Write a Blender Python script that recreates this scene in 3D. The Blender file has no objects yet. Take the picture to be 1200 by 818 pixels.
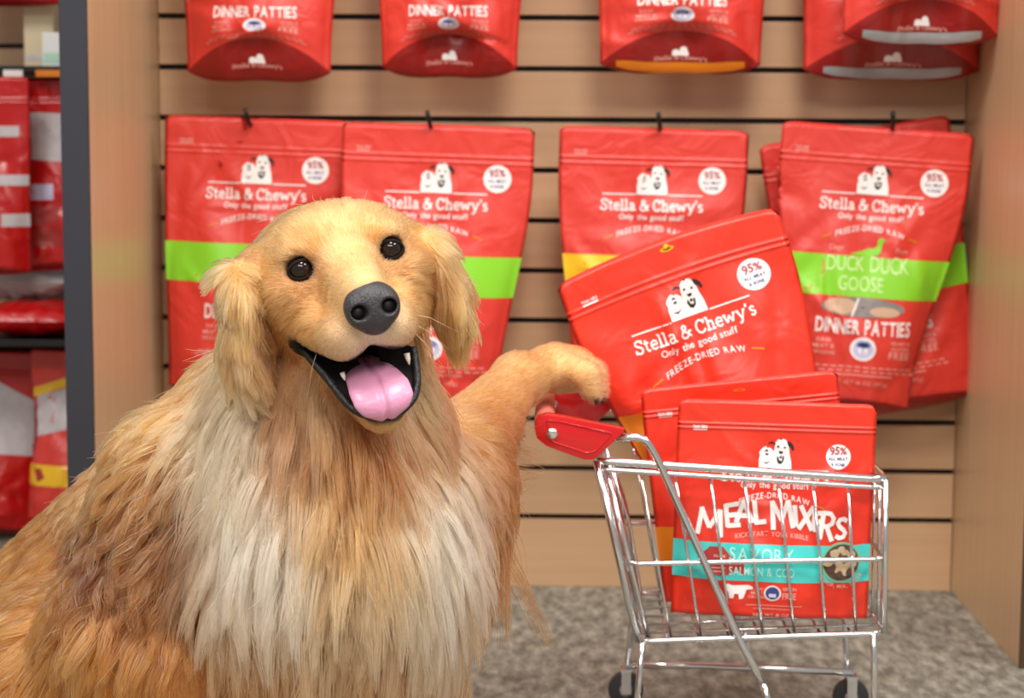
import bpy, bmesh, math, random
import numpy as np
from mathutils import Vector, Matrix, kdtree

# ------------------------------------------------------------------ camera, light, exposure
SC = bpy.context.scene
COL = SC.collection
F_PX, PITCH, YAW, ROLL, DIST, CAM_Z = 2184.07, 0.1087, 0.0233, 0.0065, 2.8405, 0.6803
CAM = Vector((0.0, -DIST, CAM_Z))
_cy, _sy, _cp, _sp = math.cos(YAW), math.sin(YAW), math.cos(PITCH), math.sin(PITCH)
FWD = Vector((-_sy * _cp, _cy * _cp, -_sp))
_r0 = Vector((_cy, _sy, 0.0))
_u0 = _r0.cross(FWD)
RIGHT = _r0 * math.cos(ROLL) + _u0 * math.sin(ROLL)
UP = _u0 * math.cos(ROLL) - _r0 * math.sin(ROLL)

cam_data = bpy.data.cameras.new('camera')
cam = bpy.data.objects.new('camera', cam_data)
COL.objects.link(cam)
cam.matrix_world = Matrix(((RIGHT.x, UP.x, -FWD.x, CAM.x), (RIGHT.y, UP.y, -FWD.y, CAM.y),
                           (RIGHT.z, UP.z, -FWD.z, CAM.z), (0, 0, 0, 1)))
cam_data.sensor_width = 36.0
cam_data.lens = F_PX * 36.0 / 1200.0
cam_data.clip_start = 0.05
cam_data.dof.use_dof = True
cam_data.dof.focus_distance = 1.72
cam_data.dof.aperture_fstop = 7.0
SC.camera = cam

world = bpy.data.worlds.new('store_ambient')
SC.world = world
world.use_nodes = True
bg = world.node_tree.nodes['Background']
bg.inputs[0].default_value = (1.0, 0.97, 0.93, 1)
bg.inputs[1].default_value = 0.36

def ceiling_lamp(x, y, z, sx, sy, power, tint=(1.0, 0.96, 0.9)):
    d = bpy.data.lights.new('ceiling_lamp', 'AREA')
    d.shape = 'RECTANGLE'; d.size = sx; d.size_y = sy; d.energy = power; d.color = tint
    o = bpy.data.objects.new('ceiling_lamp', d); COL.objects.link(o)
    o.location = (x, y, z)
    return o
for lx in (-1.5, 0.3, 2.1):
    ceiling_lamp(lx, -1.9, 2.75, 0.6, 1.2, 50)
ceiling_lamp(0.3, -4.4, 2.75, 3.0, 1.2, 125)

SC.view_settings.view_transform = 'Standard'
SC.view_settings.look = 'None'
SC.view_settings.exposure = 0.12
SC.view_settings.gamma = 1.0
SC.view_settings.use_curve_mapping = False

# ------------------------------------------------------------------ helpers
def at(px, py, Y):
    """the point of the place seen at photo pixel (px, py) on the vertical plane y = Y"""
    d = FWD * F_PX + RIGHT * (px - 600.0) - UP * (py - 409.0)
    t = (Y - CAM.y) / d.y
    return CAM + d * t

def srgb(r, g, b):
    f = lambda c: (c / 255 / 12.92) if c / 255 <= 0.04045 else ((c / 255 + 0.055) / 1.055) ** 2.4
    return (f(r), f(g), f(b))

def tag(o, label=None, cat=None, group=None, kind=None):
    if label: o['label'] = label
    if cat: o['category'] = cat
    if group: o['group'] = group
    if kind: o['kind'] = kind
    return o

def empty(name, loc=(0, 0, 0)):
    o = bpy.data.objects.new(name, None); COL.objects.link(o)
    o.empty_display_size = 0.05
    o.location = loc
    return o

def link_mesh(name, me, mats, parent=None, world_space=True):
    o = bpy.data.objects.new(name, me); COL.objects.link(o)
    for m in (mats if isinstance(mats, (list, tuple)) else [mats]):
        me.materials.append(m)
    if parent is not None:
        o.parent = parent
        if world_space:
            o.matrix_parent_inverse = parent_matrix(parent).inverted()
    return o

def parent_matrix(o):
    m = o.matrix_basis.copy()
    p = o
    while p.parent is not None:
        m = p.parent.matrix_basis @ p.matrix_parent_inverse @ m if False else (p.matrix_parent_inverse @ m)
        m = p.parent.matrix_basis @ m
        p = p.parent
    return m

class MB:
    def __init__(self):
        self.v = []; self.f = []; self.m = []
    def add(self, verts, faces, mi=0):
        n = len(self.v)
        self.v += [tuple(p) for p in verts]
        self.f += [tuple(i + n for i in f) for f in faces]
        self.m += [mi] * len(faces)
    def box(self, lo, hi, mi=0):
        x0, y0, z0 = lo; x1, y1, z1 = hi
        self.add([(x0, y0, z0), (x1, y0, z0), (x1, y1, z0), (x0, y1, z0), (x0, y0, z1), (x1, y0, z1), (x1, y1, z1), (x0, y1, z1)],
                 [(0, 3, 2, 1), (4, 5, 6, 7), (0, 1, 5, 4), (1, 2, 6, 5), (2, 3, 7, 6), (3, 0, 4, 7)], mi)
    def tube(self, pts, r, n=8, mi=0, cap=True):
        pts = [Vector(p) for p in pts]
        rs = r if isinstance(r, (list, tuple)) else [r] * len(pts)
        rings = []
        ref = None
        for i, p in enumerate(pts):
            a = pts[max(i - 1, 0)]; b = pts[min(i + 1, len(pts) - 1)]
            t = (b - a).normalized()
            if ref is None:
                ref = Vector((0, 0, 1)) if abs(t.z) < 0.9 else Vector((1, 0, 0))
            x = (ref - t * ref.dot(t)).normalized(); y = t.cross(x); ref = x
            rings.append([p + (x * math.cos(2 * math.pi * k / n) + y * math.sin(2 * math.pi * k / n)) * rs[i] for k in range(n)])
        vs = [q for rg in rings for q in rg]
        fs = []
        for i in range(len(rings) - 1):
            for k in range(n):
                fs.append((i * n + k, i * n + (k + 1) % n, (i + 1) * n + (k + 1) % n, (i + 1) * n + k))
        if cap:
            fs.append(tuple(range(n - 1, -1, -1))); fs.append(tuple((len(rings) - 1) * n + k for k in range(n)))
        self.add(vs, fs, mi)
    def prism(self, poly, d, mi=0):
        """polygon (list of 3d points) pushed along vector d"""
        n = len(poly); d = Vector(d)
        a = [Vector(p) for p in poly]; b = [p + d for p in a]
        self.add(a + b, [tuple(range(n))] + [tuple(range(2 * n - 1, n - 1, -1))] +
                 [(i, i + n, (i + 1) % n + n, (i + 1) % n) for i in range(n)], mi)
    def build(self, name, mats, parent=None, smooth=True, bevel=0, auto=None):
        me = bpy.data.meshes.new(name)
        me.from_pydata(self.v, [], self.f)
        me.polygons.foreach_set('material_index', self.m)
        bm = bmesh.new(); bm.from_mesh(me)
        bmesh.ops.recalc_face_normals(bm, faces=bm.faces)
        if bevel:
            bmesh.ops.bevel(bm, geom=list(bm.edges), offset=bevel, segments=2, affect='EDGES', profile=0.6)
        if auto is not None:
            for e in bm.edges:
                e.smooth = (len(e.link_faces) == 2 and e.calc_face_angle(0) < auto)
        bm.to_mesh(me); bm.free()
        me.polygons.foreach_set('use_smooth', [smooth] * len(me.polygons))
        return link_mesh(name, me, mats, parent)

def fillet(pts, r, n=5):
    pts = [Vector(p) for p in pts]
    out = [pts[0]]
    for i in range(1, len(pts) - 1):
        a, b, c = pts[i - 1], pts[i], pts[i + 1]
        ra = min(r, (a - b).length * 0.45, (c - b).length * 0.45)
        p = b + (a - b).normalized() * ra; q = b + (c - b).normalized() * ra
        for k in range(n + 1):
            t = k / n
            out.append(p * (1 - t) ** 2 + b * 2 * t * (1 - t) + q * t * t)
    out.append(pts[-1])
    return out

# ------------------------------------------------------------------ materials
def new_mat(name):
    m = bpy.data.materials.new(name); m.use_nodes = True
    return m, m.node_tree, m.node_tree.nodes['Principled BSDF']

def plain(name, rgb, rough=0.5, metal=0.0, spec=0.5, coat=0.0, bump=0.0, bscale=60, vary=0.0, vscale=8):
    m, nt, b = new_mat(name)
    b.inputs['Base Color'].default_value = (*rgb, 1)
    b.inputs['Roughness'].default_value = rough
    b.inputs['Metallic'].default_value = metal
    b.inputs['Specular IOR Level'].default_value = spec
    b.inputs['Coat Weight'].default_value = coat
    tc = nt.nodes.new('ShaderNodeTexCoord')
    if bump:
        n = nt.nodes.new('ShaderNodeTexNoise'); n.inputs['Scale'].default_value = bscale; n.inputs['Detail'].default_value = 3
        nt.links.new(tc.outputs['Object'], n.inputs['Vector'])
        bp = nt.nodes.new('ShaderNodeBump'); bp.inputs['Strength'].default_value = bump; bp.inputs['Distance'].default_value = 0.004
        nt.links.new(n.outputs['Fac'], bp.inputs['Height']); nt.links.new(bp.outputs['Normal'], b.inputs['Normal'])
    if vary:
        n = nt.nodes.new('ShaderNodeTexNoise'); n.inputs['Scale'].default_value = vscale; n.inputs['Detail'].default_value = 4
        nt.links.new(tc.outputs['Object'], n.inputs['Vector'])
        mx = nt.nodes.new('ShaderNodeMixRGB'); mx.blend_type = 'MULTIPLY'; mx.inputs[0].default_value = vary
        mx.inputs[1].default_value = (*rgb, 1)
        cr = nt.nodes.new('ShaderNodeValToRGB'); cr.color_ramp.elements[0].position = 0.3; cr.color_ramp.elements[1].position = 0.7
        cr.color_ramp.elements[0].color = (0.4, 0.4, 0.4, 1); cr.color_ramp.elements[1].color = (1, 1, 1, 1)
        nt.links.new(n.outputs['Fac'], cr.inputs[0]); nt.links.new(cr.outputs[0], mx.inputs[2]); nt.links.new(mx.outputs[0], b.inputs['Base Color'])
    return m

def wood(name, c1, c2, axis='Z', rough=0.38):
    m, nt, b = new_mat(name)
    tc = nt.nodes.new('ShaderNodeTexCoord'); mp = nt.nodes.new('ShaderNodeMapping')
    mp.inputs['Scale'].default_value = {'Z': (60, 60, 1.6), 'X': (1.6, 60, 60)}[axis]
    nt.links.new(tc.outputs['Object'], mp.inputs['Vector'])
    n = nt.nodes.new('ShaderNodeTexNoise'); n.inputs['Scale'].default_value = 1.0; n.inputs['Detail'].default_value = 5
    nt.links.new(mp.outputs[0], n.inputs['Vector'])
    n2 = nt.nodes.new('ShaderNodeTexNoise'); n2.inputs['Scale'].default_value = 3.0; n2.inputs['Detail'].default_value = 2
    nt.links.new(tc.outputs['Object'], n2.inputs['Vector'])
    ad = nt.nodes.new('ShaderNodeMath'); ad.operation = 'MULTIPLY_ADD'; ad.inputs[1].default_value = 0.35
    nt.links.new(n2.outputs['Fac'], ad.inputs[0]); nt.links.new(n.outputs['Fac'], ad.inputs[2])
    cr = nt.nodes.new('ShaderNodeValToRGB'); cr.color_ramp.elements[0].position = 0.4; cr.color_ramp.elements[1].position = 0.95
    cr.color_ramp.elements[0].color = (*c1, 1); cr.color_ramp.elements[1].color = (*c2, 1)
    nt.links.new(ad.outputs[0], cr.inputs[0]); nt.links.new(cr.outputs[0], b.inputs['Base Color'])
    b.inputs['Roughness'].default_value = rough
    return m

def film(name, rgb, rough, crinkle=.5, scale=16):
    """printed laminate film: soft crinkles as relief"""
    m, nt, b = new_mat(name)
    b.inputs['Base Color'].default_value = (*rgb, 1); b.inputs['Roughness'].default_value = rough; b.inputs['Specular IOR Level'].default_value = .6
    tc = nt.nodes.new('ShaderNodeTexCoord'); oi = nt.nodes.new('ShaderNodeObjectInfo')
    ad = nt.nodes.new('ShaderNodeVectorMath'); ad.operation = 'MULTIPLY_ADD'; ad.inputs[1].default_value = (1, 1, 1)
    sc = nt.nodes.new('ShaderNodeVectorMath'); sc.operation = 'SCALE'; sc.inputs['Scale'].default_value = 20.0
    nt.links.new(oi.outputs['Location'], sc.inputs[0]); nt.links.new(tc.outputs['Object'], ad.inputs[0]); nt.links.new(sc.outputs[0], ad.inputs[2])
    n = nt.nodes.new('ShaderNodeTexNoise'); n.inputs['Scale'].default_value = scale; n.inputs['Detail'].default_value = 2; n.inputs['Distortion'].default_value = 1.2
    n2 = nt.nodes.new('ShaderNodeTexNoise'); n2.noise_type = 'RIDGED_MULTIFRACTAL'; n2.inputs['Scale'].default_value = scale * .55; n2.inputs['Detail'].default_value = 1
    nt.links.new(ad.outputs[0], n.inputs['Vector']); nt.links.new(ad.outputs[0], n2.inputs['Vector'])
    mx = nt.nodes.new('ShaderNodeMath'); mx.operation = 'MULTIPLY_ADD'; mx.inputs[1].default_value = .35
    nt.links.new(n2.outputs['Fac'], mx.inputs[0]); nt.links.new(n.outputs['Fac'], mx.inputs[2])
    bp = nt.nodes.new('ShaderNodeBump'); bp.inputs['Strength'].default_value = crinkle; bp.inputs['Distance'].default_value = .008
    nt.links.new(mx.outputs[0], bp.inputs['Height']); nt.links.new(bp.outputs['Normal'], b.inputs['Normal'])
    return m

M = {}
M['slat'] = wood('maple_slat', srgb(194, 156, 120), srgb(206, 170, 132), 'X')
M['panel'] = wood('maple_panel', srgb(198, 164, 126), srgb(210, 178, 140), 'Z')
M['slot'] = plain('slot_black', (0.004, 0.004, 0.004), 0.6)
M['post'] = plain('black_post', srgb(44, 45, 54), 0.55, bump=0.05)
M['edge'] = plain('dark_edge', srgb(70, 52, 36), 0.5)
M['black'] = plain('black_steel', (0.006, 0.006, 0.007), 0.35)
M['chrome'] = plain('chrome', (0.78, 0.78, 0.79), 0.16, metal=1.0)
M['steel'] = plain('bright_bolt', (0.85, 0.85, 0.86), 0.25, metal=1.0)
M['red_plastic'] = plain('red_moulded_plastic', srgb(200, 16, 22), 0.22, coat=0.4)
M['grip'] = plain('salmon_rubber_grip', srgb(200, 104, 88), 0.55, bump=0.1, bscale=300)
M['rubber'] = plain('caster_rubber', (0.03, 0.03, 0.032), 0.5)
M['bag'] = film('red_film', srgb(221, 60, 49), .42, .6)
M['bag_bright'] = film('bright_red_film', srgb(230, 50, 27), .38, .55, 13)
M['bag_deep'] = film('deep_red_film', srgb(196, 12, 14), .3, .6)
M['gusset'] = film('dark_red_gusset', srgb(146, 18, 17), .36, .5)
M['white'] = plain('print_white', srgb(246, 240, 238), 0.45)
M['pink'] = plain('print_faded_white', srgb(240, 168, 156), 0.45)
M['lime'] = plain('print_lime', srgb(138, 214, 44), 0.42)
M['palelime'] = plain('print_pale_lime', srgb(208, 242, 160), 0.45)
M['yellow'] = plain('print_yellow', srgb(250, 196, 40), 0.42)
M['orange'] = plain('print_orange', srgb(228, 130, 24), 0.42)
M['teal'] = plain('print_teal', srgb(70, 205, 200), 0.42)
M['paleteal'] = plain('print_pale_teal', srgb(178, 236, 228), 0.45)
M['navy'] = plain('print_navy', srgb(60, 64, 130), 0.45)
M['blue'] = plain('print_blue', srgb(92, 122, 200), 0.45)
M['lilac'] = plain('print_lilac', srgb(206, 200, 232), 0.45)
M['ink'] = plain('print_black', srgb(34, 28, 30), 0.45)
M['crimson'] = plain('print_crimson', srgb(176, 34, 66), 0.45)
M['window'] = plain('clear_window_film', srgb(168, 160, 158), 0.2, vary=0.9, vscale=30)
M['patty'] = plain('patty_beige', srgb(206, 170, 142), 0.6)
M['kibble'] = plain('dried_meat_chunk', srgb(216, 190, 152), 0.7, vary=0.5, vscale=60)
M['kibble_dark'] = plain('dark_meat_chunk', srgb(98, 70, 58), 0.7, vary=0.5, vscale=60)
M['greenring'] = plain('print_green_ring', srgb(120, 190, 150), 0.45)
M['fish'] = plain('print_fish_red', srgb(170, 50, 46), 0.45)
M['silver'] = plain('silver_pouch_film', srgb(176, 178, 182), 0.25, vary=0.4, vscale=20)
M['clear'] = plain('crinkled_clear_plastic', srgb(214, 216, 220), 0.12, spec=0.9, bump=0.6, bscale=30, vary=0.35, vscale=16)
M['label_grey'] = plain('print_grey_label', srgb(208, 200, 204), 0.5, vary=0.25, vscale=60)
M['carton'] = plain('cream_card', srgb(226, 208, 172), 0.6, vary=0.15)
M['carton_white'] = plain('white_card', srgb(236, 238, 238), 0.5)
M['mint'] = plain('mint_card', srgb(186, 226, 206), 0.5)

def floor_mat():
    m, nt, b = new_mat('speckled_grey_floor')
    tc = nt.nodes.new('ShaderNodeTexCoord')
    n = nt.nodes.new('ShaderNodeTexNoise'); n.inputs['Scale'].default_value = 60; n.inputs['Detail'].default_value = 5; n.inputs['Roughness'].default_value = 0.65
    mp = nt.nodes.new('ShaderNodeMapping'); mp.inputs['Scale'].default_value = (1, .38, 1); nt.links.new(tc.outputs['Object'], mp.inputs['Vector']); nt.links.new(mp.outputs[0], n.inputs['Vector'])
    cr = nt.nodes.new('ShaderNodeValToRGB'); e = cr.color_ramp.elements
    e[0].position = 0.36; e[0].color = (*srgb(98, 94, 84), 1); e[1].position = 0.68; e[1].color = (*srgb(168, 162, 148), 1)
    x = e.new(0.5); x.color = (*srgb(130, 125, 114), 1)
    nt.links.new(n.outputs['Fac'], cr.inputs[0]); nt.links.new(cr.outputs[0], b.inputs['Base Color'])
    b.inputs['Roughness'].default_value = 0.7
    return m
M['floor'] = floor_mat()

# ------------------------------------------------------------------ the display bay
XL, XR, PITCH_S, Z0 = -0.6046, 0.6144, 0.0762, 0.8718
BAY_D = 0.4287

mb = MB(); mb.box((-3.0, -3.6, -0.05), (3.0, 1.2, 0.0))
tag(mb.build('floor', M['floor'], smooth=False), 'grey speckled hard floor in front of the wooden display bay', kind='structure')

def slatwall(name, x0, x1, ytop, zs_top, zs_bot, label, nslots, z_first):
    mb = MB(); mb.box((x0, ytop + 0.012, 0.0), (x1, ytop + 0.03, zs_top))
    back = mb.build(name, M['slot'], smooth=False)
    tag(back, label, kind='structure')
    zs = [z_first - PITCH_S * k for k in range(nslots)]
    edges = [zs_top] + zs + [-0.012]
    for i in range(len(edges) - 1):
        hi = edges[i] - (0.0042 if i else 0); lo = edges[i + 1] + (0.0042 if i < len(edges) - 2 else 0.012)
        m2 = MB(); m2.box((x0 + 0.0006, ytop, lo), (x1 - 0.0006, ytop + 0.012, hi))
        m2.build('slat', M['slat'], back, smooth=False, bevel=0.0008)
    return back
WALL = slatwall('wall_back', XL, XR, 0.0, Z0 + 5 * PITCH_S + 0.06, 0, 'maple slatwall with black horizontal slots behind the hanging red pouches', 16, Z0 + 5 * PITCH_S)

PT = 0.0362
PANEL_TOP = 1.32
mb = MB(); mb.box((XL - PT, -BAY_D + 0.004, 0.0), (XL - 0.0005, 0.03, PANEL_TOP))
tag(mb.build('wall_left', M['panel'], smooth=False, bevel=0.001), 'maple side panel closing the bay on the left, behind the dog', kind='structure')
mb = MB(); mb.box((XL - PT, -BAY_D - 0.004, 0.0), (XL - 0.0005, -BAY_D + 0.004, PANEL_TOP))
tag(mb.build('trim_1', M['post'], smooth=False, bevel=0.0008), 'black vertical front edge of the left side panel', kind='structure')
mb = MB(); mb.box((XR + 0.0005, -BAY_D + 0.004, 0.0), (XR + PT, 0.03, PANEL_TOP))
tag(mb.build('wall_right', M['panel'], smooth=False, bevel=0.001), 'maple side panel closing the bay on the right', kind='structure')
mb = MB(); mb.box((XR + 0.0005, -BAY_D - 0.004, 0.0), (XR + PT, -BAY_D + 0.004, PANEL_TOP))
tag(mb.build('trim_2', M['edge'], smooth=False, bevel=0.0008), 'dark vertical front edge of the right side panel', kind='structure')

# ------------------------------------------------------------------ lettering
_glyphs = {}
def glyph(ch, bold):
    k = (ch, bold)
    if k not in _glyphs:
        c = bpy.data.curves.new('t', 'FONT'); c.body = ch; c.size = 1.0; c.offset = bold; c.resolution_u = 3
        o = bpy.data.objects.new('t', c); COL.objects.link(o)
        dg = bpy.context.evaluated_depsgraph_get(); dg.update()
        me = o.evaluated_get(dg).to_mesh()
        v = np.array([p.co[:2] for p in me.vertices]).reshape(-1, 2); f = [tuple(p.vertices) for p in me.polygons]
        o.to_mesh_clear(); bpy.data.objects.remove(o); bpy.data.curves.remove(c)
        if len(v):
            x0 = v[:, 0].min(); w = v[:, 0].max() - x0; v[:, 0] -= x0
        else:
            w = 0.28
        _glyphs[k] = (v, f, w)
    return _glyphs[k]

SLAB = {
 'S': (.58, [[(.48,.55),(.42,.68),(.28,.72),(.13,.66),(.10,.54),(.18,.43),(.30,.37),(.43,.30),(.47,.18),(.40,.05),(.26,.0),(.12,.05),(.07,.17)], [(.49,.72),(.49,.5)], [(.06,.23),(.06,0)]]),
 't': (.37, [[(.15,.66),(.15,.12),(.21,.01),(.34,.05)], [(.02,.47),(.32,.47)]]),
 'e': (.51, [[(.09,.26),(.45,.26),(.42,.41),(.27,.49),(.12,.41),(.07,.25),(.12,.08),(.27,.0),(.44,.08)]]),
 'l': (.31, [[(.15,.72),(.15,0)], [(.03,.70),(.15,.70)], [(.01,.02),(.29,.02)]]),
 'a': (.54, [[(.09,.40),(.22,.49),(.36,.43),(.38,.30),(.38,.06),(.52,.02)], [(.38,.28),(.2,.26),(.08,.15),(.14,.02),(.28,.01),(.38,.1)]]),
 '&': (.74, [[(.66,.02),(.2,.48),(.2,.63),(.32,.7),(.43,.62),(.4,.5),(.14,.3),(.08,.15),(.18,.01),(.36,.0),(.52,.14),(.58,.32)], [(.48,.33),(.70,.33)]]),
 'C': (.64, [[(.54,.5),(.48,.64),(.33,.72),(.16,.64),(.07,.45),(.07,.26),(.16,.07),(.33,0),(.48,.06),(.57,.18)], [(.55,.72),(.55,.48)]]),
 'h': (.58, [[(.14,.72),(.14,0)], [(.14,.36),(.26,.48),(.39,.46),(.43,.34),(.43,0)], [(.02,.70),(.14,.70)], [(.01,.02),(.26,.02)], [(.32,.02),(.56,.02)]]),
 'w': (.80, [[(.08,.47),(.22,.03)], [(.22,.03),(.38,.42)], [(.38,.42),(.54,.03)], [(.54,.03),(.68,.47)], [(.0,.47),(.19,.47)], [(.60,.47),(.78,.47)]]),
 'y': (.60, [[(.1,.47),(.30,.04)], [(.50,.47),(.24,-.18)], [(.26,-.17),(.10,-.2)], [(.02,.47),(.20,.47)], [(.42,.47),(.59,.47)]]),
 "'": (.2, [[(.1,.74),(.08,.54)]]),
 's': (.44, [[(.35,.40),(.22,.49),(.09,.42),(.1,.31),(.22,.25),(.35,.19),(.35,.07),(.21,0),(.07,.07)]]),
 ' ': (.24, []),
}
def ribbon(pts, w):
    P = np.array(pts, float); n = len(P)
    T = np.zeros_like(P)
    for i in range(n):
        a = P[max(i - 1, 0)]; b = P[min(i + 1, n - 1)]
        T[i] = (b - a) / (np.linalg.norm(b - a) + 1e-9)
    N = np.stack([-T[:, 1], T[:, 0]], 1) * w / 2
    v = np.concatenate([P + N, P - N]); f = [(i, i + 1, n + i + 1, n + i) for i in range(n - 1)]
    return v, f

def text2d(s, size, bold=0.012, gap=0.07, arc=0.0, slab=False, jitter=0, seed=0, width=None):
    """verts (x,y) centred on 0 and faces; arc = rise of the ends below the middle as fraction of width"""
    rng = random.Random(seed)
    x = 0.0; V = []; Fc = []; n = 0; marks = []
    for ch in s:
        if slab:
            w, st = SLAB[ch]
            vs = []; fs = []
            for q in st:
                a, b = ribbon(q, 0.115)
                fs += [tuple(i + len(vs) for i in k) for k in b]; vs += a.tolist()
            v = np.array(vs).reshape(-1, 2); f = fs; adv = w
        else:
            v, f, w = glyph(ch, bold); adv = w + gap
        v = v.copy()
        if jitter and len(v):
            c = v.mean(0); a = rng.uniform(-1, 1) * 0.10 * jitter; sc = 1 + rng.uniform(-.12, .2) * jitter
            v = (v - c) * [1, sc]; v = v @ np.array([[math.cos(a), math.sin(a)], [-math.sin(a), math.cos(a)]]) + c + [0, rng.uniform(-.06, .06) * jitter]
        if len(v):
            v[:, 0] += x; V.append(v); Fc += [tuple(i + n for i in k) for k in f]; n += len(v)
        x += adv
    V = np.concatenate(V); V[:, 0] -= x / 2; V *= size; W = x * size
    if width is not None:
        V *= [width / W, 1]; W = width
    if arc:
        V[:, 1] -= arc * W * (2 * V[:, 0] / W) ** 2
    return V, Fc

# ------------------------------------------------------------------ pouches
def sm(a, b, x):
    t = np.clip((x - a) / (b - a), 0, 1); return t * t * (3 - 2 * t)

class Pouch:
    NU = 40
    VS = np.concatenate([np.linspace(0, .845, 36), np.linspace(.855, .905, 15), np.linspace(.92, 1, 5)])
    NV = len(VS) - 1
    def __init__(self, W, H, T, seed, wb=0.94, arch=0.012, bowl=0.012, crease=1.0, lean=0.0, waist=0.0, pinch=0.0, topsag=0.0):
        self.W, self.H, self.T = W, H, T
        rng = np.random.RandomState(seed)
        self.lines = [(rng.uniform(-.9, .9), rng.uniform(.05, .8), rng.uniform(0, math.pi), rng.uniform(.06, .22), rng.uniform(.02, .05), rng.choice([-1, 1]) * rng.uniform(.0025, .0065) * crease) for _ in range(14)]
        self.ph = rng.uniform(0, 6.28, 8)
        self.wb, self.arch, self.bowl, self.lean, self.waist, self.pinch, self.topsag = wb, arch, bowl, lean, waist, pinch, topsag
        self.crease = crease
        u = np.linspace(-1, 1, self.NU + 1); v = self.VS
        self.U, self.V = np.meshgrid(u, v, indexing='ij')
        self.front = self.surf(self.U, self.V, -1); self.back = self.surf(self.U, self.V, 1)
    def hw(self, v):
        s = sm(0.0, 0.85, v)
        return self.W / 2 * (self.wb + (1 - self.wb) * s - self.waist * np.exp(-((v - 0.55) / 0.2) ** 2))
    def surf(self, u, v, side):
        W, H, T = self.W, self.H, self.T
        g = (1 - sm(0.16, 0.87, v)) * (0.86 + 0.14 * sm(0, 0.12, v)) 
        c = np.clip(1 - (np.abs(u) / 0.955) ** 2.4, 0, 1) ** 0.75
        th = T / 2 * g * c * (1.0 if side < 0 else 0.55)
        au = u * W / H / 1.0
        w = np.zeros_like(u)
        for (lu, lv, an, ln, wd, am) in self.lines:
            du = (u - lu) * W / 2 / H; dv = v - lv
            p = du * math.cos(an) + dv * math.sin(an); q = -du * math.sin(an) + dv * math.cos(an)
            w += am * np.exp(-(p / ln) ** 2) * np.maximum(0, 1 - np.abs(q) / wd)
        ph = self.ph
        w += self.crease * 0.0030 * np.sin(7 * u + 3 * v + ph[0]) * np.sin(6 * v + 2 * u + ph[1]) * (1 - sm(.7, .88, v))
        w += self.crease * 0.0010 * np.sin(13 * u + ph[2]) * sm(0.9, 0.5, v) * sm(0.2, .6, v)
        w += self.crease * 0.0022 * np.sin(3.2 * u + ph[3]) * sm(.6, 1, v)        # the flat top waves a little
        if side < 0:
            for zc in (0.868, 0.889):
                w += -0.0014 * np.exp(-((v - zc) / 0.0042) ** 2) * (np.abs(u) < 0.96)
        y = side * th + w * (1 if side < 0 else .6) + (0.0006 * side)
        if side < 0 and self.pinch:
            y = y + self.pinch * np.exp(-((u) / .45) ** 4) * np.exp(-(v / 0.13) ** 2)
        y = y + self.lean * (1 - v) ** 2
        z = H * v + self.arch * np.clip(1 - u ** 2, 0, 1) * np.clip(1 - v / 0.3, 0, 1) ** 2 * (1 if side < 0 else .3)
        z = z - self.topsag * (u ** 2) * sm(.7, 1, v)
        corner = np.clip(np.abs(u) - .9, 0, 1) / .1                              # rounded top corners
        z = z - 0.006 * corner ** 2 * sm(.93, 1, v)
        x = u * self.hw(v)
        return np.stack([x, y, z], -1)
    def build(self, name, mats, parent):
        NU, NV = self.NU, self.NV
        mb = MB()
        def grid(G, flip, mi):
            a, b = G.shape[:2]
            vs = G.reshape(-1, 3)
            fs = []
            for i in range(a - 1):
                for j in range(b - 1):
                    q = (i * b + j, (i + 1) * b + j, (i + 1) * b + j + 1, i * b + j + 1)
                    fs.append(q if not flip else q[::-1])
            mb.add(vs, fs, mi)
        grid(self.front, False, 0)
        bk = self.back.copy()
        bk[0], bk[-1] = self.front[0], self.front[-1]
        bk[:, -1] = self.front[:, -1]
        grid(bk, True, 0)
        K = 8
        w = np.linspace(0, 1, K + 1)
        G = np.zeros((NU + 1, K + 1, 3))
        u = np.linspace(-1, 1, NU + 1)
        for k in range(K + 1):
            G[:, k] = self.front[:, 0] * (1 - w[k]) + bk[:, 0] * w[k]
            G[:, k, 2] -= self.bowl * math.sin(math.pi * w[k]) ** 0.8 * np.clip(1 - np.abs(u) ** 3, 0, 1)
        self.gus = G
        grid(G, True, 1)
        me = bpy.data.meshes.new(name)
        me.from_pydata(mb.v, [], mb.f); me.polygons.foreach_set('material_index', mb.m)
        bm = bmesh.new(); bm.from_mesh(me)
        bmesh.ops.remove_doubles(bm, verts=bm.verts, dist=1e-5)
        bmesh.ops.recalc_face_normals(bm, faces=bm.faces)
        bm.to_mesh(me); bm.free()
        me.polygons.foreach_set('use_smooth', [True] * len(me.polygons))
        return link_mesh(name, me, mats, parent, world_space=False)
    def on(self, G, a, b):
        """bilinear point on a grid; a, b in 0..1"""
        n, m = G.shape[0] - 1, G.shape[1] - 1
        fa = np.clip(a, 0, 1) * n; fb = np.clip(b, 0, 1) * m
        i = np.minimum(fa.astype(int), n - 1); j = np.minimum(fb.astype(int), m - 1)
        s = (fa - i)[:, None]; t = (fb - j)[:, None]
        return G[i, j] * (1 - s) * (1 - t) + G[i + 1, j] * s * (1 - t) + G[i, j + 1] * (1 - s) * t + G[i + 1, j + 1] * s * t
    def wrap(self, V, off):
        """flat print (x from the middle, z below the top edge, metres) laid onto the front"""
        x = V[:, 0]; v = (self.H + V[:, 1]) / self.H
        u = x / self.hw(np.clip(v, 0, 1))
        P = self.on(self.front, (u + 1) / 2, np.interp(v, self.VS, np.linspace(0, 1, len(self.VS)))); P[:, 1] -= off
        return P
    def wrap_gusset(self, V, off):
        u = V[:, 0] / self.hw(np.zeros(1)); P = self.on(self.gus, (u + 1) / 2, V[:, 1]); P[:, 2] -= off; P[:, 1] -= off
        return P

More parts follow.
